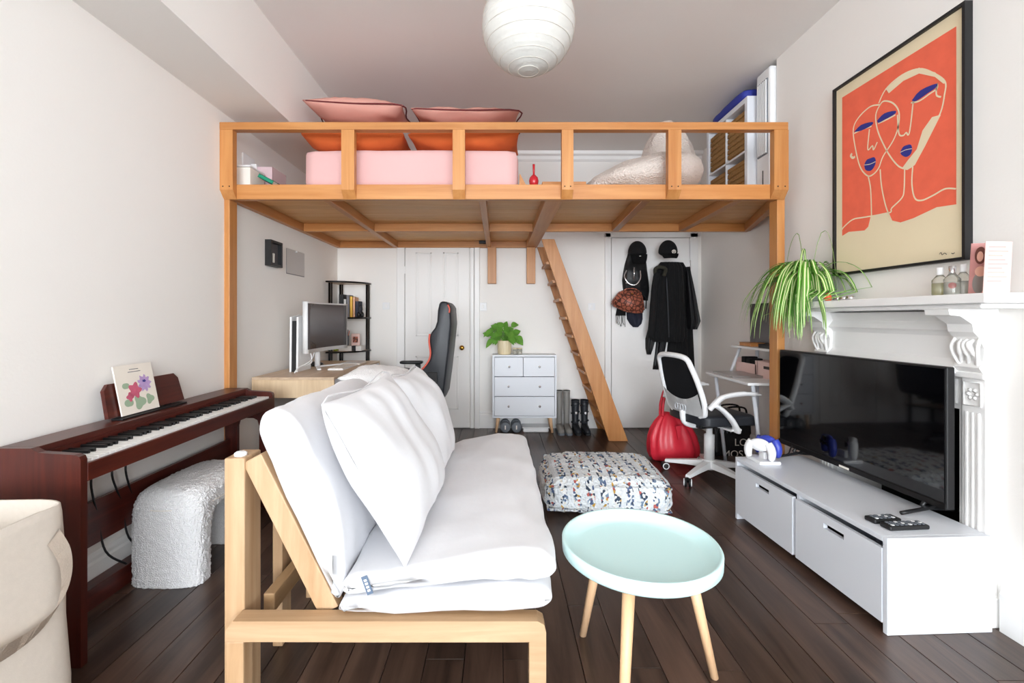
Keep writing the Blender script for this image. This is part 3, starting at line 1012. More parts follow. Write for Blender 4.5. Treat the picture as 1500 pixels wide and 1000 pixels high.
def boot(name, lab, px0, px1, ytop, m, Y, lace=False, grp=None, shaft=.036):
    X = (ux(px0, Y) + ux(px1, Y)) / 2
    zt = uz(ytop, Y)
    t = thing(name, lab, 'boot', (X, Y, 0), group=grp)
    bm = bmesh.new()
    pts = [(X, Y + .12, zt), (X, Y + .12, zt * .6), (X, Y + .12, .12), (X, Y + .11, .06)]
    a_tube(bm, [(X, Y + .1, .02), (X, Y + .105, .1), (X, Y + .11, zt * .45), (X, Y + .11, zt * .8), (X, Y + .11, zt)], [shaft * 1.05, shaft * .95, shaft, shaft * 1.15, shaft * 1.2], 14, True)
    fin(bm, 'shaft', m, t, True)
    bm = bmesh.new()
    a_tube(bm, [(X, Y + .13, .045), (X, Y + .08, .05), (X, Y + .02, .04), (X, Y - .04, .034), (X, Y - .075, .03), (X, Y - .09, .026)], [.032, .036, .034, .034, .03, .012], 12, True)
    fin(bm, 'foot', m, t, True)
    prism('sole', [(X - .034, Y - .07), (X - .02, Y - .095), (X + .02, Y - .095), (X + .034, Y - .07), (X + .034, Y + .15), (X - .034, Y + .15)], 'z', 0, .02, 'black' if lace else 'grey', t, .003)
    if lace:
        for q in (.1, .19, .27):
            tube('strap', [(X + (shaft + .006) * math.cos(a), Y + .108 + (shaft + .006) * math.sin(a), q + .01 * math.cos(a)) for a in [2 * PI * j / 16 for j in range(16)]], .006, 'leather', t, 6, closed=True)
        box('buckle', X - .012, X + .012, Y + .055, Y + .066, .18, .205, 'chrome', t, .003)
    lathe('rim', [(shaft * 1.16, -.012), (shaft * 1.25, -.01), (shaft * 1.25, 0), (shaft * 1.05, 0)], (X, Y + .11, zt), m, t, 14)
boot('wellington_boot', 'grey rubber boot pressed against the chest leg', 815, 827.6, 574, 'greyb', 4.60, grp='wellington boots', shaft=.029)
boot('wellington_boot', 'grey rubber boot on the ladder side of its pair', 826.6, 838.2, 574, 'greyb', 4.60, grp='wellington boots', shaft=.029)
boot('biker_boot', 'black buckled boot on the chest side of its pair', 838.4, 852.4, 588, 'leather', 4.60, True, 'biker boots', .034)
boot('biker_boot', 'black buckled boot standing under the ladder', 852, 866, 588, 'leather', 4.60, True, 'biker boots', .034)

# ---- things hanging on the right door
def hang(bm, rows_, yb, seed=0, folds=5, N=26, fa=.3):
    prev = None
    for (z, xl, xr, d) in rows_:
        ring = []
        for j in range(N + 1):
            t = j / N
            xx = xl + (xr - xl) * t
            dd = d * (math.sin(PI * min(max(t, .0), 1)) ** .5) * (1 - fa * .5 + fa * .5 * math.sin(folds * 2 * PI * t + seed + z * 2.2)) + .012 * nz((xx * 9, z * 7, seed), 1)
            ring.append(bm.verts.new((xx, yb - max(.004, dd), z)))
        back = [bm.verts.new((xl + (xr - xl) * t, yb, z)) for t in (1, .5, 0)]
        full = ring + back
        if prev:
            k = len(full)
            for j in range(k):
                bm.faces.new((prev[j], prev[(j + 1) % k], full[(j + 1) % k], full[j]))
        else:
            bm.faces.new(full[::-1])
        prev = full
    bm.faces.new(prev)


HY = YB - .032
def hp(lst, Y=4.78):
    out = []
    for (py, a, b, d) in lst:
        out.append((uz(py, Y), ux(a, Y), ux(b, Y), d))
    # denser rows
    res = []
    for p, q in zip(out, out[1:]):
        for k in range(3):
            t = k / 3
            res.append(tuple(p[i] + (q[i] - p[i]) * t for i in range(4)))
    res.append(out[-1])
    return res


def garment(name, lab, cat, rows_, m, seed, yb, folds=5, fa=.35):
    t = thing(name, lab, cat, ((rows_[0][1] + rows_[0][2]) / 2, yb, rows_[-1][0]))
    bm = bmesh.new(); hang(bm, rows_, yb, seed, folds, fa=fa)
    fin(bm, 'body', m, t, True)
    return t


t = garment('winter_coat', 'long black coat hanging behind the other coats', 'coat', hp([(384, 985, 1002, .03), (396, 982, 1009, .05), (430, 980, 1010, .06), (480, 982, 1016, .07), (540, 975, 1019, .07), (553, 978, 986, .03)]), 'blackc', 5, HY)
garment('ruffled_jacket', 'black ruffled jacket on the hinge side of the coats', 'jacket', hp([(392, 1000.5, 1006, .04), (420, 1001, 1012, .06), (470, 1003, 1022, .07), (482, 1003, 1017, .05)]), 'blackq', 8, HY - .09, 3)
t = garment('black_overcoat', 'black overcoat with an olive fur collar on the door', 'coat', hp([(385, 964, 992, .04), (392, 959, 996, .07), (420, 955, 998, .09), (460, 952, 999, .10), (493, 948, 999, .10), (500, 954, 997, .08)]), 'blackc', 2, HY - .09, 6)
tube('fur_collar', smooth_curve([U(960, 402, 4.63), U(960, 394, 4.63), U(966, 391, 4.61), U(975, 394, 4.60), U(972, 404, 4.60)], 4), .018, 'olive', t, 10)
tube('zip', smooth_curve([U(976, 406, 4.62), U(978, 440, 4.61), U(980, 494, 4.60)], 4), .006, 'leather', t, 6)
tube('sleeve', smooth_curve([U(962, 400, 4.63), U(958, 425, 4.62), U(956, 460, 4.61), U(953, 494, 4.62)], 5), [.028] * 8 + [.032] * 8, 'blackc', t, 10)
garment('dark_trousers', 'dark trousers hanging below the black overcoat', 'trousers', hp([(470, 953, 964, .03), (496, 946, 961, .04), (510, 946, 957, .05), (519, 948, 954, .03)]), 'blackq', 3, HY - .01, 2)
garment('dark_apron', 'black cloth hanging lowest under the coats', 'cloth', hp([(484, 964, 978, .04), (502, 962, 977, .05), (520, 960, 974, .05), (541, 957, 971, .03)]), 'blackq', 6, HY, 3)


def cap(lab, px_, py_, Y, peak):
    X, Z = ux(px_, Y), uz(py_, Y)
    t = thing('baseball_cap', lab, 'cap', (X, Y, Z - .1), group='caps on the door hooks')
    bm = bmesh.new()
    bmesh.ops.create_uvsphere(bm, u_segments=24, v_segments=16, radius=1)
    for v in bm.verts:
        p = v.co
        v.co = Vector((X + p.x * .095, Y + p.y * .06, Z + (p.z * .12 if p.z > 0 else p.z * .045)))
    fin(bm, 'crown', 'blackc', t, True)
    bm = bmesh.new()
    rows_ = []
    for i in range(7):
        v = i / 6
        rows_.append([bm.verts.new((X + (-1 + 2 * j / 8) * .085 * (1 - .25 * v * v), Y - .055 - .02 * (1 - (-1 + 2 * j / 8) ** 2) - .01 * v, Z - .022 - v * peak)) for j in range(9)])
    for a, b in zip(rows_, rows_[1:]):
        for j in range(8): bm.faces.new((a[j], a[j + 1], b[j + 1], b[j]))
    bmesh.ops.solidify(bm, geom=bm.faces[:], thickness=.004)
    fin(bm, 'peak', 'blackc', t, True)
    return t, X, Z


t, X, Z = cap('black baseball cap hung over the backpack', 933.5, 370, 4.68, .1)
rbox('badge', (X + .005, 4.60, Z - .045), (.018, .004, .007), .0015, 'paper', t, 3)
t, X, Z = cap('black baseball cap with a round white emblem over the coats', 978.5, 369, 4.60, .05)
tube('emblem_ring', [(X + .035 + .017 * math.cos(2 * PI * j / 16), 4.535, Z - .005 + .017 * math.sin(2 * PI * j / 16)) for j in range(16)], .0035, 'paper', t, 6, closed=True)
tube('emblem_mark', [(X + .027, 4.535, Z - .015), (X + .035, 4.533, Z + .008), (X + .043, 4.535, Z - .015)], .003, 'paper', t, 6)
tube('emblem_mark', [(X + .028, 4.535, Z + .003), (X + .042, 4.535, Z - .007)], .003, 'paper', t, 6)

t = garment('black_backpack', 'black backpack with a pale looped strap on the door', 'backpack', hp([(370, 921, 945, .03), (386, 916, 948, .04), (396, 914, 949, .08), (410, 912, 951, .085), (421, 913, 952, .06), (426, 914, 952, .04), (440, 917, 950, .04)]), 'blackq', 4, HY, 2, .15)
tube('strap', smooth_curve([U(918, 396, 4.67), U(915, 405, 4.64), U(921, 415, 4.63), U(931, 417, 4.62), U(938, 408, 4.62), U(938, 396, 4.63)], 5), .006, 'chrome', t, 8)
tube('zip', [U(929, 391, 4.66), U(929, 408, 4.655)], .007, 'chrome', t, 6)
tube('zip', [U(917, 414, 4.69), U(930, 417, 4.70)], .006, 'chrome', t, 6)
t = thing('brown_handbag', 'brown patterned handbag hanging below the backpack', 'handbag', (ux(922, 4.66), 4.66, uz(460, 4.66)))
out = [(910, 425), (938, 425.5), (942, 440), (944, 456), (938, 459.5), (918, 457), (897, 447), (896, 443), (903, 433)]
bm = bmesh.new()
a_prism(bm, [(ux(a, 4.66), uz(b, 4.66)) for a, b in out], 'y', 4.63, 4.73)
bmesh.ops.recalc_face_normals(bm, faces=bm.faces)
bmesh.ops.bevel(bm, geom=[e for e in bm.edges], offset=.016, segments=3, affect='EDGES')
fin(bm, 'bag_body', 'brownbag', t, True)
tube('handle', smooth_curve([U(913, 426.5, 4.68), U(918, 423, 4.67), U(930, 423, 4.67), U(936, 426.5, 4.68)], 5), .006, 'brownbag', t)
lathe('clasp', [(.008, 0), (.008, .006), (0, .008)], (0, 0, 0), 'brass', t, 10, mx=Matrix.Translation(U(926, 430, 4.63)) @ Matrix.Rotation(PI / 2, 4, 'X'))
tube('shoulder_strap', smooth_curve([U(938, 427, 4.70), U(946, 436, 4.71), U(946, 452, 4.72)], 5), .006, 'blackc', t)
M['navyc'] = mat('navy_cloth', '#1a1d2e', .8)
garment('navy_pouch', 'navy cloth pouch under the brown handbag', 'pouch', hp([(448, 918.5, 942, .04), (461, 918.5, 942, .05), (467, 919, 942, .07), (474, 923, 940, .06), (479, 928, 935, .04)]), 'navyc', 1, HY - .005, 2, .2)
t = garment('fringed_scarf', 'dark scarf with a fringed end on the door', 'scarf', hp([(446, 905, 917, .03), (462, 902, 917, .035)]), 'blackc', 7, HY - .012, 2)
for q in range(6):
    a = 902.5 + q * 2.6
    tube('fringe', smooth_curve([U(a, 462, 4.77), U(a + random.uniform(-1, 1), 470, 4.76), U(a + random.uniform(-1, 1.5), 473 + random.uniform(0, 6), 4.76)], 3), .003, 'blackc', t, 5)

# ---- corner shelf (back left)
cs = thing('corner_shelf', 'black tube corner shelf with quarter round boards', 'shelf', (-1.6, 4.7, 0))
def quarter(z, th, m, r_=.34, parent=cs):
    c = (XL + .015, YB - .03)
    pts = [c] + [(c[0] + r_ * math.cos(a), c[1] - r_ * math.sin(a)) for a in [PI / 2 * j / 12 for j in range(13)]]
    prism('shelf_board', pts, 'z', z, z + th, m, parent)
SZ = [uz(413, 4.6), uz(465, 4.62), uz(514, 4.62), .62, .2]
for z in SZ: quarter(z - .012, .016, 'oaky')
for z in SZ:
    c = (XL + .015, YB - .03)
    tube('edge_band', [(c[0] + .341 * math.cos(a), c[1] - .341 * math.sin(a), z - .004) for a in [PI / 2 * j / 12 for j in range(13)]], .009, 'blackm', cs, 6)
for (x_, y_) in ((XL + .04, YB - .34), (XL + .05, YB - .06), (XL + .325, YB - .055)):
    tube('pole', [(x_, y_, 0), (x_, y_, SZ[0] - .012)], .011, 'blackm', cs, 10)
    tube('pole', [(x_ + .022, y_, 0), (x_ + .022, y_, SZ[0] - .012)], .007, 'blackm', cs, 10)
M['yel'] = mat('yellow_cover', '#e8b84a', .5); M['wht'] = mat('white_cover', '#d9d6d2', .6); M['gry'] = mat('grey_cover', '#77757a', .6)
M['nvy'] = mat('navy_cover', '#20263a', .5); M['peach'] = mat('peach_cover', '#e9b592', .5); M['blk'] = mat('black_cover', '#18171a', .5)
z = SZ[1] + .004
spec = [(496.5, 503, 431, 'blk', 'black hardback at the wall end of the corner shelf'), (503.5, 507, 438, 'wht', 'white book between black and grey ones on the corner shelf'),
        (507.5, 512, 432, 'gry', 'grey hardback in the corner shelf row'), (512.5, 516.5, 434, 'yel', 'bright yellow paperback in the corner shelf row'),
        (517, 520, 435, 'peach', 'peach paperback beside the yellow one'), (520.5, 525.5, 441, 'nvy', 'short navy book ending the corner shelf row')]
for a, b, tp, m, lab in spec:
    book('shelf_book', lab, ux(a, 4.6), ux(b, 4.6), 4.6, 4.72, z, uz(tp, 4.6), m, 'books on the corner shelf')
o = thing('headphones', 'black headphones leaning on the navy book', 'headphones', (ux(527.5, 4.6), 4.6, z))
tube('band', [(ux(528, 4.6) + .018 * math.cos(a), 4.6, z + .07 + .05 * math.sin(a)) for a in [PI * j / 12 for j in range(13)]], .005, 'black', o)
for s in (-1, 1): lathe('ear_cup', [(0, 0), (.016, .002), (.018, .035), (0, .06)], (ux(528, 4.6) + s * .017, 4.6, z), 'black', o, 12)
z = SZ[2] + .004
o = thing('box_set', 'flat white box set lying on the corner shelf', 'box', (ux(512, 4.6), 4.6, z))
box('box_body', ux(497, 4.6), ux(530, 4.6), 4.58, 4.7, z, z + .05, 'wht', o)
box('dark_band', ux(516, 4.6), ux(522, 4.6), 4.577, 4.703, z, z + .052, 'blk', o)
z2 = z + .052
o = thing('pencil_cup', 'clear cup of pens on the corner shelf', 'cup', (ux(505, 4.62), 4.64, z2))
lathe('cup', [(0, 0), (.035, 0), (.038, .1), (.035, .1), (.033, .005), (0, .005)], (ux(505, 4.62), 4.64, z2), 'grey', o, 16)
random.seed(3)
for k in range(6):
    a = random.uniform(0, 6.28); c = Vector((ux(505, 4.62), 4.64, z2))
    tube('pen', [c + Vector((.01 * math.cos(a), .01 * math.sin(a), .006)), c + Vector((.04 * math.cos(a), .04 * math.sin(a), .15 + .02 * random.random()))], .0035, random.choice(['blk', 'rust', 'nvy']), o, 6)
o = thing('framed_photo', 'little pink framed picture on the corner shelf', 'picture', (ux(519, 4.6), 4.62, z2))
box('frame', ux(513.5, 4.6), ux(526, 4.6), 4.62, 4.632, z2, z2 + .12, 'pinkbox', o)
box('print', ux(516, 4.6), ux(523.5, 4.6), 4.617, 4.62, z2 + .03, z2 + .09, 'brownbag', o, 0)
M['lime'] = mat('lime', '#a7b62e', .5)
rbox('lime_pouch', (ux(494, 4.6), 4.56, z + .028), (.05, .06, .05), .02, 'lime', None, 4)
tag(bpy.data.objects['lime_pouch'], 'small lime green pouch on the corner shelf', 'pouch')
book('lying_book', 'blue grey book lying on the low corner shelf tier', ux(500, 4.55), ux(520, 4.55), 4.52, 4.68, .63, .66, 'gry', None, None, 'z')
book('lying_book', 'pink book lying on the low corner shelf tier', ux(521, 4.6), ux(532, 4.6), 4.58, 4.7, .63, .67, 'pinkbox', None, None, 'z')

# ---- pictures on the left wall
o = thing('shadow_box', 'deep black shadow box frame on the left wall', 'picture', (XL, 3.43, 1.56))
ya, yb, z0, z1 = 3.33, 3.51, 1.545, 1.735
boxes('frame', [(XL, XL + .045, ya, ya + .018, z0, z1), (XL, XL + .045, yb - .018, yb, z0, z1), (XL, XL + .045, ya + .018, yb - .018, z0, z0 + .018), (XL, XL + .045, ya + .018, yb - .018, z1 - .018, z1)], 'black', o)
box('backing', XL, XL + .015, ya + .018, yb - .018, z0 + .018, z1 - .018, 'greyscr', o, 0)
box('figure', XL + .015, XL + .025, 3.41, 3.43, z0 + .03, z0 + .10, 'paper', o, .003)
o = thing('wall_calendar', 'pale grey paper calendar pinned to the wall', 'calendar', (XL, 3.84, 1.51))
M['calp'] = mat('calendar_paper', '#c9c6c4', .9)
box('sheet', XL, XL + .003, 3.67, 4.0, 1.525, 1.725, 'calp', o, 0)
box('under_sheet', XL, XL + .0015, 3.665, 4.005, 1.518, 1.722, 'gry', o, 0)
lathe('pin', [(.006, 0), (.006, .01), (0, .012)], (0, 0, 0), 'whitep', o, 8, mx=Matrix.Translation((XL + .003, 3.835, 1.715)) @ Matrix.Rotation(PI / 2, 4, 'Y'))

# ---- desk on the left
DK = thing('writing_desk', 'pale oak desk with shallow drawers under the loft', 'desk', (-1.4, 3.7, 0))
dX0, dX1, dY0, dY1, dZ0, dZ1 = XL + .022, -1.118, 3.11, 4.317, .617, .759
box('desk_top', dX0, dX1, dY0, dY1, dZ1 - .018, dZ1, 'oaky', DK)
box('side_panel', dX0, dX1, dY0, dY0 + .018, dZ0, dZ1 - .018, 'oak', DK)
box('side_panel', dX0, dX1, dY1 - .018, dY1, dZ0, dZ1 - .018, 'oak', DK)
box('bottom_panel', dX0, dX1 - .002, dY0 + .018, dY1 - .018, dZ0, dZ0 + .014, 'oaky', DK)
box('back_panel', dX0, dX0 + .014, dY0 + .018, dY1 - .018, dZ0 + .014, dZ1 - .018, 'oak', DK)
for yy in (3.44, 3.95):
    box('divider', dX0 + .014, dX1 - .003, yy, yy + .018, dZ0 + .014, dZ1 - .018, 'oak', DK)
for (a, b) in ((dY0 + .02, 3.438), (3.97, dY1 - .02)):
    m_ = (a + b) / 2
    pts = [(a, dZ0 + .016), (b, dZ0 + .016), (b, dZ1 - .02), (m_ + .035, dZ1 - .02), (m_, dZ1 - .06), (m_ - .035, dZ1 - .02), (a, dZ1 - .02)]
    dr = prism('drawer', pts, 'x', dX1 - .016, dX1 - .001, 'white', DK)
    box('drawer_bottom', dX1 - .4, dX1 - .016, a + .004, b - .004, dZ0 + .018, dZ0 + .024, 'white', dr, 0)
for (xx, yy) in ((dX0 + .06, dY0 + .07), (dX1 - .07, dY0 + .1), (dX0 + .06, dY1 - .07), (dX1 - .07, dY1 - .1)):
    tube('leg', [(xx, yy, dZ0), (xx, yy, 0)], [.02, .014], 'beech', DK, 12)
rbox('grey_pouch', (-1.2, 3.62, dZ0 + .054), (.12, .22, .07), .03, 'grey', None, 6, .006)
tag(bpy.data.objects['grey_pouch'], 'soft grey pouch in the open desk compartment', 'pouch')

mo = thing('curved_monitor', 'large white curved computer monitor on the oak desk', 'monitor', (-1.45, 3.75, dZ1))
bm = bmesh.new(); bs = bmesh.new()
A, B = Vector((-1.455, 3.40, 0)), Vector((-1.375, 4.06, 0))
dirv = (B - A).normalized(); nrm_ = Vector((dirv.y, -dirv.x, 0))
zb, zt = .895, 1.285
def mon(bm, inset, zlo, zhi, o0, o1):
    N = 12; f = []; k = []
    for i in range(N + 1):
        t = inset + (1 - 2 * inset) * i / N
        sag = .035 * ((2 * t - 1) ** 2)
        for lst, off in ((f, o0), (k, o1)):
            p = A + (B - A) * t + nrm_ * (sag + off)
            lst.append((bm.verts.new((p.x, p.y, zlo)), bm.verts.new((p.x, p.y, zhi))))
    for i in range(N):
        for lst in (f, k): bm.faces.new((lst[i][0], lst[i + 1][0], lst[i + 1][1], lst[i][1]))
        for q in (0, 1): bm.faces.new((f[i][q], f[i + 1][q], k[i + 1][q], k[i][q]))
    for i in (0, N): bm.faces.new((f[i][0], f[i][1], k[i][1], k[i][0]))
mon(bm, 0, zb, zt, 0, -.035)
fin(bm, 'casing', 'whitep', mo, True)
mon(bs, .022, zb + .03, zt - .012, .003, -.002)
fin(bs, 'screen', 'greyscr', mo, True)
mc = (A + B) / 2
tube('stand_neck', [mc + Vector((-.06, 0, dZ1 + .01)), mc + Vector((-.06, 0, 1.05))], .022, 'whitep', mo, 10)
tube('stand_arm', [mc + Vector((-.06, 0, 1.05)), mc + Vector((-.02, 0, 1.06))], .02, 'whitep', mo, 10)
for e in (Vector((.10, -.22, 0)), Vector((.13, .2, 0))):
    beam('stand_foot', mc + Vector((-.06, 0, dZ1 + .008)), mc + Vector((-.06, 0, dZ1 + .008)) + e, .03, .012, 'whitep', mo)
for k in range(2):
    tube('cable', smooth_curve([mc + Vector((-.04, -.1 - .1 * k, .93)), mc + Vector((-.02, -.22, .84 - .02 * k)), mc + Vector((-.05, -.36, .80)), mc + Vector((-.06, -.42, dZ1 + .006))], 6), .005, 'whitep', mo, 6)
o = thing('game_console', 'white upright game console standing by the monitor', 'console', (-1.55, 3.40, dZ1))
for xa_, xb_ in ((-1.555, -1.541), (-1.505, -1.491)):
    prism('shell', [(3.40, dZ1), (3.64, dZ1), (3.66, 1.16), (3.55, 1.19), (3.41, 1.17)], 'x', xa_, xb_, 'whitep', o, .003)
prism('core', [(3.41, dZ1), (3.63, dZ1), (3.63, 1.14), (3.42, 1.14)], 'x', -1.541, -1.505, 'black', o)
o = thing('smart_speaker', 'low black puck speaker under the monitor', 'speaker', (ux(453, 3.75), 3.85, dZ1))
lathe('body', [(.055, 0), (.065, .008), (.06, .022), (.03, .035), (0, .037)], (ux(462, 3.85), 3.85, dZ1), 'black', o)
o = thing('keyboard', 'slim white keyboard lying on the oak desk', 'keyboard', (-1.24, 3.75, dZ1))
box('base', -1.315, -1.195, 3.52, 3.88, dZ1, dZ1 + .012, 'whitep', o)
for r_ in range(4):
    bmk = bmesh.new(); a_box(bmk, -1.308 + r_ * .027, -1.286 + r_ * .027, 3.53, 3.87, dZ1 + .012, dZ1 + .016, .001)
    fin(bmk, 'key_row', 'paper', o)
o = thing('notebook', 'white notebook behind the keyboard on the oak desk', 'notebook', (-1.25, 4.0, dZ1))
box('pages', -1.36, -1.19, 3.92, 4.12, dZ1, dZ1 + .012, 'paper', o)
box('cover', -1.36, -1.19, 3.92, 4.12, dZ1 + .012, dZ1 + .014, 'whitep', o, 0)

# ---- gaming chair
gc = thing('gaming_chair', 'black racing style desk chair with red piping', 'chair', (-.72, 3.82, 0))
gy = 3.56
op = [(643.8, 442), (651, 440.5), (656, 443), (660, 450), (661.5, 474), (658, 510), (654, 545), (649, 583), (643, 596), (637, 597), (632, 590), (620, 572), (609.6, 554), (616, 544), (624, 535), (629.5, 526), (631, 516), (629, 500), (630, 489), (637, 480), (640, 471), (641, 455)]
prism('backrest', [(ux(a, gy), uz(b, gy)) for a, b in op], 'y', gy, gy + .50, 'leather', gc, .018, True)
tube('piping', smooth_curve([(ux(a, gy) - .004, gy + .008, uz(b, gy)) for a, b in ((609.6, 554), (616, 544), (624, 535), (629.5, 526), (631, 516), (629, 500), (630, 489))], 3), .007, 'redtrim', gc)
tube('piping', smooth_curve([(ux(a, gy), gy - .001, uz(b, gy)) for a, b in ((656, 446), (658.5, 452), (658, 458))], 3), .006, 'redtrim', gc)
box('side_plate', ux(626, gy), ux(641, gy), gy - .014, gy, uz(583, gy), uz(545, gy), 'black', gc, .005)
rbox('seat', (-.87, gy + .25, .47), (.52, .5, .12), .04, 'leather', gc, 8)
for yy, dz, dxx in ((gy - .05, 0, 0), (gy + .55, 0, 0)):
    rbox('armrest', (-.78, yy, uz(540.5, gy) ), (.2, .09, .028), .012, 'black', gc, 5)
    box('arm_post', -.745, -.70, yy - .02, yy + .02, .42, uz(543, gy), 'black', gc, .006)
    box('arm_bracket', -.80, -.70, min(yy, gy + .25), max(yy, gy + .25), .395, .42, 'black', gc, .004)
tube('column', [(-.87, gy + .25, .1), (-.87, gy + .25, .41)], .03, 'blackm', gc, 12)
def star(parent, c, R_, a0, m, zc=.075, wheelm='black', local=False):
    for k in range(5):
        a = math.radians(a0 + 72 * k)
        d = Vector((math.cos(a), math.sin(a), 0))
        c_ = Vector(c)
        bm = bmesh.new()
        s = Vector((-d.y, d.x, 0))
        secs = [(0.02, .032, .075, .125), (.5, .026, .072, .105), (1.0, .018, .062, .08)]
        rings = []
        for t, hw, z0, z1 in secs:
            p = c_ + d * R_ * t
            rings.append([bm.verts.new((p + s * hw).to_tuple()[:2] + (z0,)), bm.verts.new((p - s * hw).to_tuple()[:2] + (z0,)), bm.verts.new((p - s * hw * .8).to_tuple()[:2] + (z1,)), bm.verts.new((p + s * hw * .8).to_tuple()[:2] + (z1,))])
        for A_, B_ in zip(rings, rings[1:]):
            for j in range(4): bm.faces.new((A_[j], A_[(j + 1) % 4], B_[(j + 1) % 4], B_[j]))
        bm.faces.new(rings[0]); bm.faces.new(rings[-1][::-1])
        arm = fin(bm, 'base_arm', m, parent, False, local)
        p = c_ + d * R_
        cs_ = None
        for q in (-1, 1):
            mxx = Matrix.Translation((p.x, p.y, .03)) @ Matrix.Rotation(a + PI / 2 + .5, 4, 'Z') @ Matrix.Rotation(PI / 2, 4, 'Y') @ Matrix.Translation((0, 0, q * .014 - .009))
            o_ = lathe('caster', [(0, 0), (.02, 0), (.03, .004), (.03, .014), (.02, .018), (0, .018)], (0, 0, 0), wheelm, arm, 18, mx=mxx, local=local)
            if wheelm != 'black' or m == 'whitep':
                mx2 = Matrix.Translation((p.x, p.y, .03)) @ Matrix.Rotation(a + PI / 2 + .5, 4, 'Z') @ Matrix.Rotation(PI / 2, 4, 'Y') @ Matrix.Translation((0, 0, q * .0235))
                tube('caster_ring', [mx2 @ Vector((.022 * math.cos(2 * PI * j / 18), .022 * math.sin(2 * PI * j / 18), 0)) for j in range(18)], .004, 'whitep', arm, 6, closed=True, local=local)
        tube('caster_stem', [(p.x, p.y, .03), (p.x, p.y, .065)], .008, 'blackm', arm, 8, local=local)
star(gc, (-.87, gy + .25, 0), .3, 20, 'black')
box('seat_mount', -.98, -.62, gy + .15, gy + .35, .395, .425, 'black', gc)

# ================================================================== RIGHT ALCOVE
dk = thing('alcove_desk', 'small white desk with a raised shelf in the alcove', 'desk', (1.93, 3.4, 0))
aX0, aX1, aY0, aY1, aZ = 1.70, XA - .008, 3.115, 3.755, .72
box('desk_top', aX0, aX1, aY0, aY1, aZ - .02, aZ, 'whitep', dk, .004)
for yy in (aY0 + .05, aY1 - .05):
    tube('leg', [(aX0 + .06, yy, aZ - .02), (aX0 + .14, yy, 0)], .014, 'white', dk, 8)
    tube('leg', [(aX1 - .04, yy, aZ + .22), (aX1 - .04, yy, 0)], .014, 'white', dk, 8)
    tube('shelf_support', [(aX0 + .18, yy, aZ), (aX0 + .26, yy, aZ + .21)], .012, 'white', dk, 8)
box('raised_shelf', aX0 + .2, aX1, aY0 + .02, aY1 - .02, aZ + .205, aZ + .222, 'whitep', dk, .003)
lt = thing('laptop', 'closed silver laptop on the alcove desk', 'laptop', (1.86, 3.5, aZ))
M['alu'] = mat('aluminium', '#b9b4b2', .35, metal=.7)
box('base', 1.715, 1.94, 3.35, 3.66, aZ, aZ + .011, 'alu', lt, .003)
box('lid', 1.715, 1.94, 3.35, 3.66, aZ + .012, aZ + .018, 'alu', lt, .002)
for k, (ya_, lab) in enumerate(((3.46, 'pink letter tray stuffed with dark papers on the alcove desk'), (3.15, 'pink letter tray with a black slot on the alcove desk'))):
    o = thing('letter_tray', lab, 'tray', (2.0, ya_ + .13, aZ))
    boxes('tray_walls', [(1.945, 2.07, ya_, ya_ + .006, aZ, aZ + .12), (1.945, 2.07, ya_ + .28, ya_ + .286, aZ, aZ + .12), (2.064, 2.07, ya_, ya_ + .286, aZ, aZ + .12), (1.945, 1.951, ya_, ya_ + .286, aZ, aZ + .09 + .03 * k)], 'pinkbox', o)
    if k == 0:
        for q in range(3): box('paper_wad', 1.955, 2.06, ya_ + .03 + q * .07, ya_ + .08 + q * .07, aZ + .02, aZ + .115 + .01 * q, 'blackc', o, .004)
    else:
        box('slot', 1.942, 1.946, ya_ + .06, ya_ + .2, aZ + .07, aZ + .09, 'black', o, 0)
o = thing('wooden_block', 'small orange wooden box on the raised shelf', 'box', (2.0, 3.6, aZ + .222))
box('block_body', 1.94, 2.05, 3.52, 3.68, aZ + .222, aZ + .245, 'pine', o)
box('block_lid', 1.938, 2.052, 3.518, 3.682, aZ + .245, aZ + .25, 'pine', o, 0)
o = thing('black_case', 'flat black case on the raised alcove shelf', 'case', (2.0, 3.2, aZ + .222))
box('case_body', 1.92, 2.05, 3.16, 3.38, aZ + .222, aZ + .245, 'black', o)
box('case_lid', 1.918, 2.052, 3.158, 3.382, aZ + .245, aZ + .252, 'blackm', o)
o = thing('wall_monitor', 'flat black screen mounted on the alcove wall', 'monitor', (XA - .04, 3.5, .98))
y1_ = (XA - .06) * F / (1100 - CX)
box('casing', XA - .07, XA - .03, 3.2, y1_, uz(503, 3.77), uz(445, 3.77), 'black', o, .006)
box('screen', XA - .073, XA - .07, 3.212, y1_ - .012, uz(503, 3.77) + .012, uz(445, 3.77) - .012, 'greyscr', o, 0)
box('mount', XA - .03, XA, 3.4, 3.6, 1.03, 1.15, 'blackm', o)

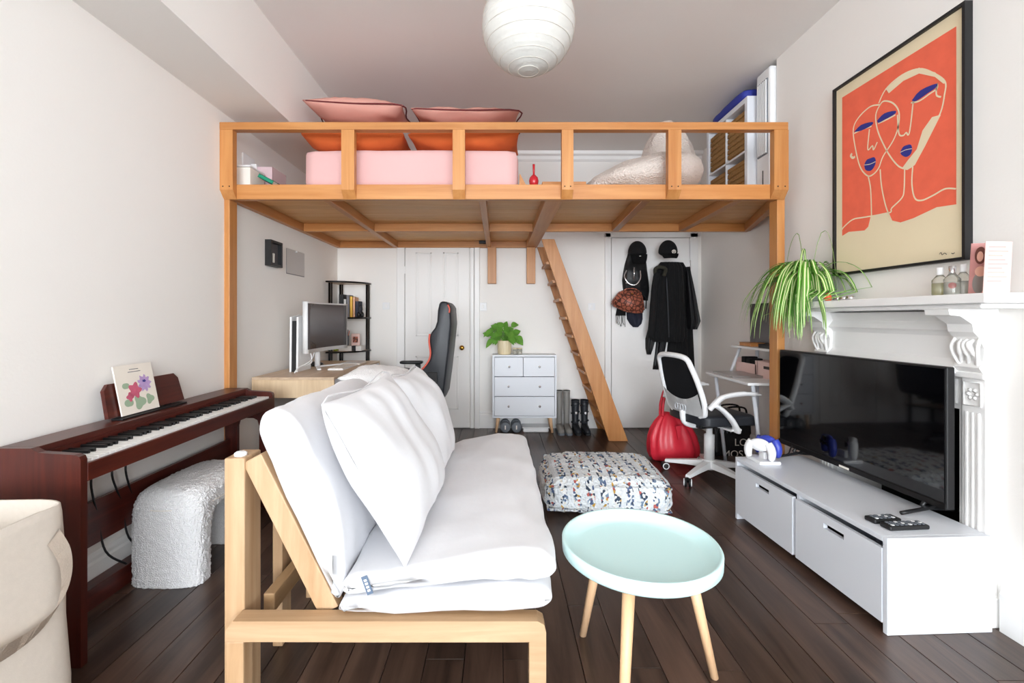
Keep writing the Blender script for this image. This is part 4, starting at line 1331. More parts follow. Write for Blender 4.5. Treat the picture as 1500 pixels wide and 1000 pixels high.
# ---- white mesh office chair: local frame, facing +x
oc = thing('office_chair', 'white office chair with black mesh back and seat', 'chair', (1.545, 3.35, 0), math.radians(14))
star(oc, (0, 0, 0), .31, 147.4 - 14, 'whitep', local=True)
lathe('hub', [(.04, .06), (.045, .07), (.045, .125), (.03, .135)], (0, 0, 0), 'whitep', oc, 20, local=True)
lathe('column', [(.036, .13), (.036, .31), (.022, .315), (.022, .39)], (0, 0, 0), 'whitep', oc, 20, local=True)
box('tilt_mechanism', -.13, .11, -.07, .07, .37, .41, 'black', oc, .01, local=True)
bm = bmesh.new()
bmesh.ops.create_cube(bm, size=2)
bmesh.ops.subdivide_edges(bm, edges=bm.edges[:], cuts=9, use_grid_fill=True)
for v in bm.verts:
    p = v.co
    x_, y_ = p.x * .235, p.y * .235
    rr = max(abs(p.x), abs(p.y))
    k = 1 - .12 * (abs(p.x * p.y)) ** 2
    v.co = Vector((x_ * k + .02, y_ * k, .45 + p.z * (.04 if rr < .99 else .028) - (.03 * max(0, p.x - .3) ** 2)))
fin(bm, 'seat', 'leather', oc, True, True)
def ring_pts():
    # rounded trapezoid: (y, z, x) of the back frame
    base = [(-.19, .50), (-.21, .58), (-.205, .70), (-.18, .82), (-.145, .885), (0, .90), (.145, .885), (.18, .82), (.205, .70), (.21, .58), (.19, .50), (.10, .455), (0, .445), (-.10, .455)]
    return base
bp_ = ring_pts()
def back_x(z, y): return -.185 - (z - .45) * .30 + .35 * y * y
loop = smooth_curve([Vector((back_x(z, y), y, z)) for y, z in bp_ + [bp_[0]]], 5)[:-1]
tube('back_frame', loop, .019, 'whitep', oc, 10, closed=True, local=True)
bm = bmesh.new()
cen = [bm.verts.new((back_x(.68, 0) , 0, .68))]
prev = None
rows_ = []
for k in (.25, .5, .75, .97):
    rows_.append([])
    for p in loop:
        y, z = p.y * k, .68 + (p.z - .68) * k
        rows_[-1].append(bm.verts.new((back_x(z, y), y, z)))
n = len(loop)
for j in range(n): bm.faces.new((cen[0], rows_[0][j], rows_[0][(j + 1) % n]))
for a, b in zip(rows_, rows_[1:]):
    for j in range(n): bm.faces.new((a[j], a[(j + 1) % n], b[(j + 1) % n], b[j]))
bmesh.ops.solidify(bm, geom=bm.faces[:], thickness=.004)
fin(bm, 'mesh_panel', 'mesh', oc, True, True)
bm = bmesh.new()
N = 14
g = []
for i in range(N + 1):
    y = -.195 + .39 * i / N
    zt = .585 + .06 * (abs(y) / .195) ** 2
    zb_ = .452 + .05 * (abs(y) / .195) ** 2
    g.append([bm.verts.new((back_x(z, y) - .018, y, z)) for z in (zb_, (zb_ + zt) / 2, zt)])
for a, b in zip(g, g[1:]):
    for q in (0, 1): bm.faces.new((a[q], a[q + 1], b[q + 1], b[q]))
bmesh.ops.solidify(bm, geom=bm.faces[:], thickness=.012)
lp = fin(bm, 'lumbar_plate', 'whitep', oc, True, True)
for k in range(4):
    tube('vent_ring', [(back_x(.53, 0) - .034, -.045 + .03 * k + .016 * math.cos(2 * PI * j / 14), .525 + .022 * math.sin(2 * PI * j / 14)) for j in range(14)], .0025, 'white', lp, 5, closed=True, local=True)
tube('back_stem', smooth_curve([(-.225, 0, .5), (-.21, 0, .42), (-.13, 0, .385), (0, 0, .385)], 4), .022, 'whitep', oc, 10, local=True)
for s in (-1, 1):
    y = s * .262
    tube('armrest', smooth_curve([(-.19, y * .92, .55), (-.16, y, .595), (-.10, y, .63), (.02, y, .645), (.12, y, .642), (.20, y, .632)], 5), [.03] * 4 + [.032] * 6 + [.028] * 8 + [.022] * 5 + [.012] * 3, 'whitep', oc, 12, flat=.6, local=True)
    tube('arm_support', smooth_curve([(-.17, y, .58), (-.11, y, .545), (-.04, y, .48), (.0, y, .42), (.01, y * .97, .395)], 5), [.026] * 8 + [.028] * 8 + [.034] * 5, 'whitep', oc, 12, flat=.6, local=True)
    beam('arm_plate', (.01, y * .97, .398), (.01, y * .3, .398), .09, .014, 'whitep', oc, local=True)

# ---- bags on the floor behind the chair
rb = thing('red_handbag', 'slouchy red leather handbag on the floor behind the chair', 'handbag', (ux(988, 3.72), 3.75, 0))
bx, by = ux(988, 3.75), 3.77
bm = bmesh.new()
rings = []
for (z, wx, wy, xo) in ((0, .17, .085, .005), (.015, .195, .105, .003), (.06, .208, .118, 0), (.12, .205, .118, -.002), (.19, .19, .105, -.01), (.26, .158, .085, -.018), (.32, .115, .06, -.028), (.365, .075, .035, -.035), (.385, .05, .02, -.038)):
    ring = []
    for j in range(72):
        a = 2 * PI * j / 72
        ca, sa = math.cos(a), math.sin(a)
        fo = 1 + (.02 + .085 * (z / .385)) * math.sin(11 * a + 1.5 * math.sin(z * 9)) + .05 * nz((ca * 1.5, sa * 1.5, z * 5), 1.3, 2)
        ring.append(bm.verts.new((bx + xo + math.copysign(abs(ca) ** .8, ca) * wx * fo, by + math.copysign(abs(sa) ** .8, sa) * wy * fo, max(0, z + (.012 * nz((ca, sa, 4), 2) if z > .01 else 0)))))
    rings.append(ring)
for A_, B_ in zip(rings, rings[1:]):
    for j in range(72): bm.faces.new((A_[j], A_[(j + 1) % 72], B_[(j + 1) % 72], B_[j]))
bm.faces.new(rings[0][::-1]); bm.faces.new(rings[-1])
fin(bm, 'bag_body', 'red', rb, True)
for s in (-1, 1):
    tube('handle', smooth_curve([(bx - .10, by + .03 * s, .36), (bx - .095, by + .03 * s, .46), (bx - .06, by + .02 * s, .585), (bx - .03, by + .02 * s, .56), (bx + .0, by + .03 * s, .36)], 6), .011, 'red', rb, 8)
prism('tassel', [(bx - .03, .30), (bx + .02, .31), (bx + .005, .2), (bx - .01, .19)], 'y', by - .125, by - .118, 'red', rb, .002)
tb = thing('black_tote', 'black tote bag with white block lettering under the chair', 'tote bag', (1.78, 3.9, 0))
tx0, tx1, ty = ux(1046, 3.86), ux(1112, 3.86), 3.86
bm = bmesh.new()
bmesh.ops.create_cube(bm, size=2)
bmesh.ops.subdivide_edges(bm, edges=bm.edges[:], cuts=8, use_grid_fill=True)
for v in bm.verts:
    p = v.co
    t = (p.z + 1) / 2
    q = Vector(((tx0 + tx1) / 2 + p.x * (tx1 - tx0) / 2 * (1 - .08 * t), ty + .07 + p.y * .07 * (1 - .5 * t), t * .34))
    if 0 < t < 1 and abs(p.y) < .99: q += Vector((.01 * nz(p, 3), 0, 0))
    v.co = q
fin(bm, 'bag_body', 'blackq', tb, True)
Rx = Matrix.Rotation(PI / 2, 4, 'X')
text('lettering', 'LO', .085, Matrix.Translation((ux(1086, 3.85), ty - .003, uz(648, 3.86))) @ Rx, 'paper', tb)
text('lettering', 'MOS', .085, Matrix.Translation((ux(1074, 3.85), ty - .004, uz(665, 3.86))) @ Rx, 'paper', tb)
for k in range(5):
    tube('net_cord', [(tx0 + .02 + .03 * k, ty - .003, .19), (tx0 + .05 + .03 * k, ty - .004, .29)], .002, 'grey', tb, 5)
    tube('net_cord', [(tx0 + .05 + .03 * k, ty - .003, .19), (tx0 + .02 + .03 * k, ty - .004, .29)], .002, 'grey', tb, 5)
for yy in (ty + .01, ty + .12):
    tube('handle', smooth_curve([(tx0 + .1, yy, .32), (tx0 + .12, yy, .40), (tx1 - .12, yy, .40), (tx1 - .1, yy, .32)], 6), .008, 'blackc', tb, 6)

# ================================================================== TV BENCH
ang = math.radians(2.6)
tbn = thing('tv_bench', 'low white television bench with two drop front drawers', 'bench', (1.425, 1.675, 0), ang)
L_, D_, Ht = .99, .405, .3555     # local: x = depth (towards the wall), y = length
for y0 in (0, L_ - .02):
    box('end_panel', 0, D_, y0, y0 + .02, 0, Ht, 'white', tbn, .002, local=True)
box('top_panel', .0, D_, .02, L_ - .02, Ht - .02, Ht, 'white', tbn, .002, local=True)
box('centre_panel', .02, D_, L_ / 2 - .01, L_ / 2 + .01, .03, Ht - .02, 'white', tbn, .002, local=True)
box('base_panel', .03, D_, .02, L_ - .02, .04, .06, 'white', tbn, .002, local=True)
box('back_panel', D_ - .01, D_, .02, L_ - .02, .06, Ht - .02, 'white', tbn, .002, local=True)
for k in (0, 1):
    y0 = .022 + k * (L_ / 2 - .012)
    y1_ = y0 + L_ / 2 - .034
    z0, z1 = .035, Ht - .045
    ym, hz = (y0 + y1_) / 2, z1 - .045
    bm = bmesh.new()
    # front with a slot handle cut through it
    hw, hh = .055, .011
    for q in ((y0, y1_, z0, hz - hh), (y0, y1_, hz + hh, z1), (y0, ym - hw, hz - hh, hz + hh), (ym + hw, y1_, hz - hh, hz + hh)):
        a_box(bm, -.002, .016, q[0], q[1], q[2], q[3])
    bmesh.ops.remove_doubles(bm, verts=bm.verts, dist=1e-5)
    dr = fin(bm, 'drawer', 'white', tbn, False, True)
    boxes_ = bmesh.new()
    a_box(boxes_, .02, .36, y0 + .01, y1_ - .01, z0 + .03, z0 + .036)
    fin(boxes_, 'drawer_bottom', 'white', dr, False, True)
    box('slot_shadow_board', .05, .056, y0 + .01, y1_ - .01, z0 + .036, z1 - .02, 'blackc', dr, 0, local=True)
# television
tv = thing('television', 'large black flat screen television on the white bench', 'television', (1.75, 2.29, Ht))
tA, tB = Vector((1.765, 1.80, 0)), Vector((1.715, 2.79, 0))
td = (tB - tA).normalized()
tn = Vector((-td.y, td.x, 0))
def tvbox(name, u0, u1, d0, d1, z0, z1, m, bev=.003):
    L0 = (tB - tA).length
    mx = Matrix(((td.x, -tn.x, 0, tA.x), (td.y, -tn.y, 0, tA.y), (0, 0, 1, 0), (0, 0, 0, 1)))
    bm = bmesh.new(); a_box(bm, u0 * L0, u1 * L0, d0, d1, z0, z1, bev, 2, mx)
    return fin(bm, name, m, tv)
tzb, tzt = .405, .97
tvbox('casing', 0, 1, 0, .035, tzb, tzt, 'black', .005)
tvbox('rear_housing', .15, .85, .035, .065, tzb + .05, tzt - .2, 'black', .01)
tvbox('screen', .008, .992, -.003, 0, tzb + .028, tzt - .008, 'screen', 0)
tvbox('bottom_bezel', 0, 1, -.006, 0, tzb, tzb + .026, 'blackm', .002)
tvbox('badge', .47, .53, -.008, -.006, tzb + .004, tzb + .014, 'paper', 0)
for u in (.09, .86):
    c = tA + td * (tB - tA).length * u
    for sgn in (-1, 1):
        tube('stand_leg', smooth_curve([c + Vector((.015, 0, tzb + .01)), c + tn * -.02 * sgn + Vector((.015, 0, tzb - .02)), c + Vector((.02 + sgn * -.13 , -.015 * sgn, Ht + .0095))], 4), .008, 'black', tv, 8)
tube('cable', smooth_curve([(1.60, 2.60, Ht + .02), (1.66, 2.62, Ht + .03), (1.70, 2.66, Ht + .05), (1.745, 2.69, .44)], 5), .004, 'black', tv, 6)
# remotes
def remote(lab, px_, py_, a, L):
    Y = (H - Ht) * F / (py_ - CY)
    t = thing('remote_control', lab, 'remote', (ux(px_, Y), Y, Ht), a, group='remote controls on the bench')
    bm = bmesh.new(); a_box(bm, -L / 2, L / 2, -.024, .024, 0, .018, .006, 2)
    fin(bm, 'body', 'black', t, False, True)
    for r_ in range(3):
        for c_ in range(int(L / .018) - 1):
            bm = bmesh.new(); a_box(bm, -L / 2 + .016 + c_ * .018, -L / 2 + .026 + c_ * .018, -.016 + r_ * .012, -.008 + r_ * .012, .018, .0205, 0)
            fin(bm, 'button', 'grey' if (c_ + r_) % 4 else 'whitep', t, False, True)
remote('short black remote control on the television bench', 1293, 763, .12, .12)
remote('long black remote control nearest the bench edge', 1325, 773, .08, .165)
# game controllers on their charging stand
gcx, gcy = 1.475, 2.575
st = thing('charging_stand', 'white charging stand for game controllers on the bench', 'stand', (1.49, 2.58, Ht))
bm = bmesh.new(); a_box(bm, 1.43, 1.55, 2.50, 2.65, Ht, Ht + .02, .008)
fin(bm, 'base', 'whitep', st)
box('post', 1.48, 1.50, 2.55, 2.60, Ht + .02, Ht + .06, 'whitep', st)
def controller(lab, c, m, rz):
    t = thing('game_controller', lab, 'controller', (c[0], c[1], c[2] - .06))
    base_ = Vector(c)
    WM[t.name] = Matrix.Translation((0, 0, -.06 + .06)) @ Matrix.Translation((0, 0, .06))
    t.rotation_euler = (0, 0, rz)
    c = Vector((0, 0, .06 + .06))
    bm = bmesh.new()
    bmesh.ops.create_uvsphere(bm, u_segments=20, v_segments=12, radius=1)
    for v in bm.verts: v.co = c + Vector((v.co.x * .055, v.co.y * .022, v.co.z * .035 + .02))
    fin(bm, 'shell', m, t, True)
    for s in (-1, 1):
        tube('grip', smooth_curve([c + Vector((s * .04, 0, .035)), c + Vector((s * .058, 0, .0)), c + Vector((s * .06, .0, -.035)), c + Vector((s * .052, 0, -.055))], 4), [.022, .022, .023, .023, .022, .022, .021, .02, .019, .018, .016, .014, .01], m, t, 12)
        lathe('thumb_stick', [(.006, 0), (.006, .012), (.011, .014), (.011, .018), (0, .018)], (0, 0, 0), 'black', t, 12, mx=Matrix.Translation(c + Vector((s * .022, -.018, .01))) @ Matrix.Rotation(PI / 2, 4, 'X'))
    box('touch_panel', c.x - .02, c.x + .02, c.y - .024, c.y - .018, c.z + .025, c.z + .045, 'black', t, .002)
controller('white game controller on the charging stand', (1.455, 2.545, Ht + .082), 'whitep', 2.3)
controller('blue game controller behind the white one', (1.54, 2.615, Ht + .082), 'blue', 2.0)

# ================================================================== FIREPLACE AND MANTEL
fp = thing('fireplace_surround', 'ornate white painted fireplace surround with carved corbels', 'fireplace', (1.83, 2.16, 0))
SX, sZ0, sZ1 = 1.66, 1.215, 1.25
box('mantel_shelf', SX, XR, 1.56, 2.76, sZ0, sZ1, 'trim', fp, .004)
box('shelf_moulding', SX + .03, XR, 1.60, 2.72, sZ0 - .018, sZ0, 'trim', fp, .005)
PX = 1.835
pil = ((1.722, 1.812), (2.52, 2.612))
for (a, b) in pil:
    p_ = box('pilaster', PX, XR, a, b, 0, .93, 'trim', fp, .003)
    for q in range(3):
        yy = a + .018 + q * .022
        box('flute', PX - .006, PX, yy, yy + .012, .12, .80, 'trim', p_, .003)
    box('pilaster_cap', PX - .02, XR, a - .012, b + .012, .93, .955, 'trim', p_, .005)
    box('plinth', PX - .004, XR, a - .008, b + .008, 0, .11, 'trim', p_, .004)
    # rosette block
    rc = Vector((PX - .004, (a + b) / 2, .87))
    for q in range(6):
        aa = 2 * PI * q / 6
        lathe('petal', [(0, -.006), (.009, 0), (0, .006)], (0, 0, 0), 'trim', p_, 8, mx=Matrix.Translation(rc + Vector((0, .017 * math.cos(aa), .017 * math.sin(aa)))) @ Matrix.Rotation(PI / 2, 4, 'Y'))
    tube('rosette_frame', [rc + Vector((0, sy * .032, sz * .045)) for sy, sz in ((-1, -1), (1, -1), (1, 1), (-1, 1))], .004, 'trim', p_, 6, closed=True)
    # corbel: S-shaped console
    pr = [(XR, .955), (PX - .015, .955), (PX - .03, .975), (PX - .012, 1.0), (PX - .01, 1.05), (PX - .03, 1.09), (PX - .05, 1.11), (PX - .055, 1.14), (PX - .10, 1.17), (SX + .035, 1.175), (SX + .03, sZ0 - .018), (XR, sZ0 - .018)]
    bm = bmesh.new()
    a_prism(bm, pr, 'y', a - .004, b + .004)
    cb = fin(bm, 'corbel', 'trim', fp)
    for q, (yo, ph) in enumerate(((-.028, 0), (0, .5), (.028, 1))):
        yc = (a + b) / 2 + yo
        tube('acanthus_leaf', smooth_curve([(PX - .014, yc, 1.085), (PX - .034, yc + .012 * math.cos(ph * 3), 1.06), (PX - .03, yc - .01, 1.02), (PX - .014, yc + .004, .985)], 5), [.008] * 4 + [.012] * 6 + [.007] * 6, 'trim', cb, 8)
    for s in (-1, 1):
        tube('scroll', smooth_curve([(PX - .02, (a + b) / 2 + s * .045, 1.09), (PX - .036, (a + b) / 2 + s * .05, 1.05), (PX - .025, (a + b) / 2 + s * .04, 1.0), (PX - .016, (a + b) / 2 + s * .03, .98)], 5), .007, 'trim', cb, 8)
bm = bmesh.new()
a_prism(bm, [(XR, .935), (1.835, .935), (1.81, .945), (1.80, .965), (1.822, .985), (1.835, 1.0), (1.84, 1.09), (1.83, 1.105), (1.815, 1.115), (1.83, 1.135), (1.84, 1.15), (1.825, 1.19), (XR, sZ0 - .018)], 'y', 1.816, 2.516)
fin(bm, 'frieze', 'trim', fp)
boxes('inner_slip', [(1.845, XR, 1.816, 1.83, 0, .935), (1.845, XR, 2.49, 2.516, 0, .935), (1.845, XR, 1.83, 2.49, .80, .935)], 'trim', fp)
box('slip_panel', 1.838, 1.847, 1.835, 1.93, .82, .92, 'trim', fp, .004)
box('slip_panel', 1.838, 1.847, 2.39, 2.485, .82, .92, 'trim', fp, .004)

# spider plant
sp = thing('spider_plant', 'arching striped spider plant on the mantel end', 'plant', (1.76, 2.66, sZ1))
pc = Vector((1.775, 2.63, sZ1))
lathe('pot', [(0, 0), (.05, 0), (.062, .08), (.066, .085), (.066, .1), (.058, .1), (.056, .085), (0, .08)], pc, 'whitep', sp, 24)
random.seed(11)
crown = pc + Vector((0, 0, .09))
def blade(a, reach, rise, drop, W):
    d = Vector((math.cos(a), math.sin(a), 0))
    P = [crown + d * .01, crown + d * reach * .35 + Vector((0, 0, rise)), crown + d * reach * .75 + Vector((0, 0, rise * .75 - drop * .15)), crown + d * reach + Vector((0, 0, -drop * .55)), crown + d * reach * 1.06 + Vector((0, 0, -drop))]
    c = smooth_curve(P, 4)
    for p in c:
        p.x = min(p.x, 1.832)
        if p.z < sZ1 + .04 and p.x > SX - .02 and p.y < 2.775:
            if (p.x - (SX - .02)) < (2.785 - p.y): p.x = SX - .02
            else: p.y = 2.785
        if p.y > 2.80 and p.x > 1.70: p.y = 2.80
        elif p.y > 2.80 and p.z > 1.85: p.y = 2.80
    bm = bmesh.new()
    s = Vector((-d.y, d.x, 0))
    rows_ = []
    n = len(c)
    for i, p in enumerate(c):
        t = i / (n - 1)
        wd = W * (1 - t ** 2.5) * (.65 + .35 * min(1, t * 4)) + .0006
        lift = Vector((0, 0, wd * .35))
        rows_.append([bm.verts.new(p - s * wd + lift), bm.verts.new(p - s * wd * .35), bm.verts.new(p + s * wd * .35), bm.verts.new(p + s * wd + lift)])
    for A_, B_ in zip(rows_, rows_[1:]):
        for q in range(3):
            f_ = bm.faces.new((A_[q], A_[q + 1], B_[q + 1], B_[q]))
            f_.material_index = 1 if q == 1 else 0
    fin(bm, 'leaf', 'green', sp, True, mats=['green', 'cream'])
for k in range(165):
    a = random.uniform(0, 2 * PI) if k < 95 else random.gauss(3.9, .75)
    if math.cos(a) > .5 and random.random() < .7: a += PI
    reach = random.uniform(.10, .36) if k < 95 else random.uniform(.06, .2)
    blade(a, reach, random.uniform(.05, .15), random.uniform(.08, .30), random.uniform(.0065, .0115))
for a, reach, rise in ((2.9, .12, .3), (-.9, .2, .3), (4.0, .3, .2), (-1.3, .42, .12)):
    blade(a, reach, rise, .02 if rise > .2 else .1, .005)
# small things on the mantel
for k, px_ in enumerate((1227, 1237, 1246)):
    Y = 1.76 * F / (px_ - CX)
    t = thing('tealight_holder', ('small grey tealight holder nearest the spider plant', 'small grey tealight holder in the middle of three', 'small grey tealight holder furthest from the spider plant')[k], 'candle', (1.76, Y, sZ1), group='tealights on the mantel')
    lathe('cup', [(0, 0), (.016, 0), (.019, .022), (.017, .022), (.015, .006), (0, .006)], (1.76, Y, sZ1), 'chrome', t, 14)
    lathe('wax', [(0, .006), (.014, .006), (.014, .014), (0, .014)], (1.76, Y, sZ1), 'paper', t, 14)
o = thing('orange_ornament', 'little orange pear ornament under the spider plant', 'ornament', (1.72, 2.37, sZ1))
lathe('fruit', [(0, 0), (.014, .003), (.018, .015), (.013, .03), (.006, .04), (0, .043)], (1.70, 1.70 * F / (1213 - CX), sZ1), 'rust', o, 14)
tube('stalk', [(1.70, 1.70 * F / (1213 - CX), sZ1 + .042), (1.703, 1.70 * F / (1213 - CX), sZ1 + .055)], .002, 'blk', o)
def bottle(lab, px_, X, w_, hb, hc, fluid, mark=False):
    Y = X * F / (px_ - CX)
    t = thing('perfume_bottle', lab, 'bottle', (X, Y, sZ1), group='perfume bottles on the mantel')
    if w_ > .02:
        lathe('glass_body', [(0, 0), (w_, 0), (w_ * 1.06, .01), (w_ * 1.06, hb * .75), (w_ * .6, hb * .93), (w_ * .45, hb)], (X, Y, sZ1), 'glass', t, 24)
        lathe('perfume', [(0, .006), (w_ * .92, .006), (w_ * .92, hb * .6), (0, hb * .6)], (X, Y, sZ1), fluid, t, 24)
    lathe('cap', [(w_ * .42, hb), (w_ * .45, hb + .004), (w_ * .45, hb + hc), (0, hb + hc)], (X, Y, sZ1), 'chrome' if mark else 'whitep', t, 18)
    if mark:
        dv = Vector((X, Y, 0)).normalized(); sv = Vector((-dv.y, dv.x, 0))
        for r_ in (.003, .0065, .010):
            tube('spiral_mark', [Vector((X, Y, sZ1 + hb * .45)) - dv * w_ * 1.08 + sv * r_ * math.cos(2 * PI * j / 18) + Vector((0, 0, r_ * math.sin(2 * PI * j / 18))) for j in range(18)], .0009, 'redp', t, 5, closed=True)
M['perf'] = mat('pale_perfume', '#e8e6b8', .1, trans=.6); M['perf2'] = mat('clear_perfume', '#e9ece8', .1, trans=.6)
bottle('round perfume bottle with pale yellow scent and white cap', 1377, 1.77, .024, .085, .03, 'perf')
bottle('perfume bottle with a red spiral mark and chrome cap', 1395, 1.76, .024, .085, .03, 'perf2', True)
bottle('clear perfume bottle beside the photo card', 1411, 1.79, .021, .09, .03, 'perf2')
def card(name, lab, X0, Y0_, X1, Y1_, hgt, m, lean):
    t = thing(name, lab, 'card', ((X0 + X1) / 2, (Y0_ + Y1_) / 2, sZ1))
    P = [Vector((X0, Y0_, sZ1)), Vector((X1, Y1_, sZ1)), Vector((X1 + lean, Y1_, sZ1 + hgt)), Vector((X0 + lean, Y0_, sZ1 + hgt))]
    n_ = (P[1] - P[0]).cross(P[3] - P[0]).normalized()
    sheet('card_sheet', P, n_, .002, m, t)
    return t, P, n_
M['photo'] = mat('photo_print', '#c08a86', .5, var=.3, vscale=18)
M['skin'] = mat('photo_skin', '#e8b8a4', .6); M['hair'] = mat('photo_hair', '#6a3a30', .6); M['dress'] = mat('photo_dress', '#8d8a86', .6)
t, P, n_ = card('photo_card', 'photo card leaning beside the perfume bottles', 1.745, 1.70, 1.80, 1.685, .19, 'photo', .012)
def on_card(u, v): return P[0] + (P[1] - P[0]) * u + (P[3] - P[0]) * v + Vector((-.0006, -.0026, 0))
for nm_, u_, v_, ru, rv, mm_, e_ in (('printed_dress', .5, .22, .34, .2, 'dress', 0), ('printed_arm', .55, .45, .3, .1, 'skin', .0003), ('printed_hair', .5, .76, .3, .17, 'hair', .0003), ('printed_face', .48, .74, .17, .1, 'skin', .0006)):
    sheet(nm_, [on_card(u_ + ru * math.cos(a), v_ + rv * math.sin(a)) + Vector((0, -e_, 0)) for a in [2 * PI * j / 20 for j in range(20)]], (0, -1, 0), .0002, mm_, t)
t, P, n_ = card('photo_card', 'narrow dark photo card between photo and pink card', 1.79, 1.675, 1.815, 1.67, .19, 'photo', .012)
t, P, n_ = card('greeting_card', 'pale pink greeting card with handwritten lines', 1.715, 1.62, 1.815, 1.625, .185, 'pinkbox', .01)
M['ink'] = mat('pink_ink', '#cf8f8a', .8)
for q in range(9):
    z = .165 - q * .015
    a_, b_ = P[0] + (P[1] - P[0]) * .12, P[0] + (P[1] - P[0]) * (.75 + .12 * math.sin(q * 2.1))
    up_ = (P[3] - P[0]).normalized()
    tube('handwriting', [a_ + up_ * z - Vector((0, .0025, 0)), b_ + up_ * z - Vector((0, .0025, 0))], .0007, 'ink', t, 4)

# framed print of two line drawn faces
ar = thing('framed_print', 'large black framed print of two line drawn faces', 'picture', (1.86, 2.17, 1.395))
aY0_, aY1_, aZ0, aZ1 = 1.812, 2.53, 1.395, 2.422
boxes('frame', [(1.848, XR, aY0_, aY0_ + .012, aZ0, aZ1), (1.848, XR, aY1_ - .012, aY1_, aZ0, aZ1), (1.848, XR, aY0_ + .012, aY1_ - .012, aZ0, aZ0 + .012), (1.848, XR, aY0_ + .012, aY1_ - .012, aZ1 - .012, aZ1)], 'black', ar)
box('paper', 1.862, 1.876, aY0_ + .012, aY1_ - .012, aZ0 + .012, aZ1 - .012, 'artbg', ar, 0)
AXP = 1.8615
def ap(x, y, dx=0):
    px_, py_ = 1200 + x / 2.38, y / 2.38
    Y = 1.85 * F / (px_ - CX)
    return Vector((AXP - dx, Y, uz(py_, Y)))
def art_poly(name, pts, m, dx, th=.0006, k=0):
    P = [ap(a, b, dx) for a, b in pts]
    if k:
        P = smooth_curve(P + [P[0]], k)[:-1]
    sheet(name, P, (-1, 0, 0), th, m, ar)
art_poly('red_field', [(73, 340), (468, 92), (468, 712), (400, 722), (320, 760), (275, 775), (245, 768), (228, 740), (172, 752), (163, 790), (150, 803), (95, 808), (73, 822)], 'artred', 0)
def art_line(name, pts, wd=.0068, m='artbg', dx=.001):
    c = smooth_curve([ap(a, b, dx) for a, b in pts], 5)
    bm = bmesh.new()
    rows_ = []
    for i, p in enumerate(c):
        d = (c[min(i + 1, len(c) - 1)] - c[max(i - 1, 0)]).normalized()
        s = Vector((1, 0, 0)).cross(d).normalized()
        rows_.append((bm.verts.new(p + s * wd / 2), bm.verts.new(p - s * wd / 2)))
    for A_, B_ in zip(rows_, rows_[1:]): bm.faces.new((A_[0], A_[1], B_[1], B_[0]))
    fin(bm, name, m, ar)
LN = [[(205, 365), (170, 372), (130, 410), (112, 450), (118, 510), (135, 580), (160, 612), (180, 608), (200, 585), (215, 545), (250, 490), (268, 440), (270, 390), (250, 360), (220, 352), (205, 365), (190, 400), (195, 450), (215, 500), (240, 545), (270, 580), (300, 590)],
      [(163, 612), (172, 660), (175, 752)], [(205, 590), (210, 650), (225, 720), (245, 770)],
      [(200, 360), (225, 310), (280, 262), (340, 240), (390, 255), (430, 285), (428, 330), (415, 390), (380, 460), (345, 530), (320, 575), (300, 588)],
      [(318, 580), (315, 640), (325, 690), (350, 698), (390, 680), (430, 658), (468, 658)],
      [(290, 588), (288, 660), (280, 690), (245, 725), (235, 742), (150, 757), (110, 765), (80, 790), (73, 800)],
      [(320, 350), (310, 440), (303, 470), (295, 462), (285, 472), (270, 465), (265, 400)],
      [(168, 450), (162, 520), (178, 508), (182, 522), (195, 495)], [(115, 465), (140, 452), (175, 440)], [(198, 430), (225, 418), (258, 400)], [(312, 358), (340, 352), (375, 328), (402, 308), (402, 290)],
      [(402, 290), (400, 330), (416, 338)]]
for l in LN: art_line('drawn_line', l)
art_poly('forehead_band', [(225, 310), (280, 262), (340, 236), (395, 252), (432, 285), (425, 292), (395, 268), (340, 256), (285, 282), (235, 325)], 'artbg', .0007)
art_poly('jaw_shade', [(415, 400), (385, 408), (352, 455), (332, 520), (300, 560), (282, 585), (300, 592), (325, 575), (360, 510), (395, 440)], 'artbg', .0007)
art_poly('lips', [(275, 530), (285, 512), (300, 505), (312, 505), (316, 520), (310, 538), (295, 547), (280, 540)], 'navy', .0012, k=3)
art_poly('lips', [(150, 575), (158, 558), (170, 552), (185, 548), (190, 562), (185, 580), (172, 595), (155, 592)], 'navy', .0012, k=3)
art_poly('eye', [(315, 350), (345, 315), (398, 292), (398, 305), (370, 325), (330, 352)], 'navy', .0012, k=3)
art_poly('eye', [(195, 420), (220, 395), (258, 386), (255, 398), (225, 415), (200, 428)], 'navy', .0012, k=3)
art_poly('eye', [(115, 460), (140, 435), (178, 425), (175, 437), (140, 455)], 'navy', .0012, k=3)
art_line('lip_line', [(275, 531), (295, 522), (316, 518)], .003, 'artbg', .002)
art_line('lip_line', [(150, 575), (170, 572), (190, 563)], .003, 'artbg', .002)
art_line('signature', [(410, 886), (416, 880), (420, 888), (428, 882), (436, 887)], .0025, 'blk')
art_line('signature', [(452, 882), (458, 884), (463, 880)], .003, 'blk')
art_line('ear', [(108, 535), (103, 542), (110, 550), (118, 546)], .012)

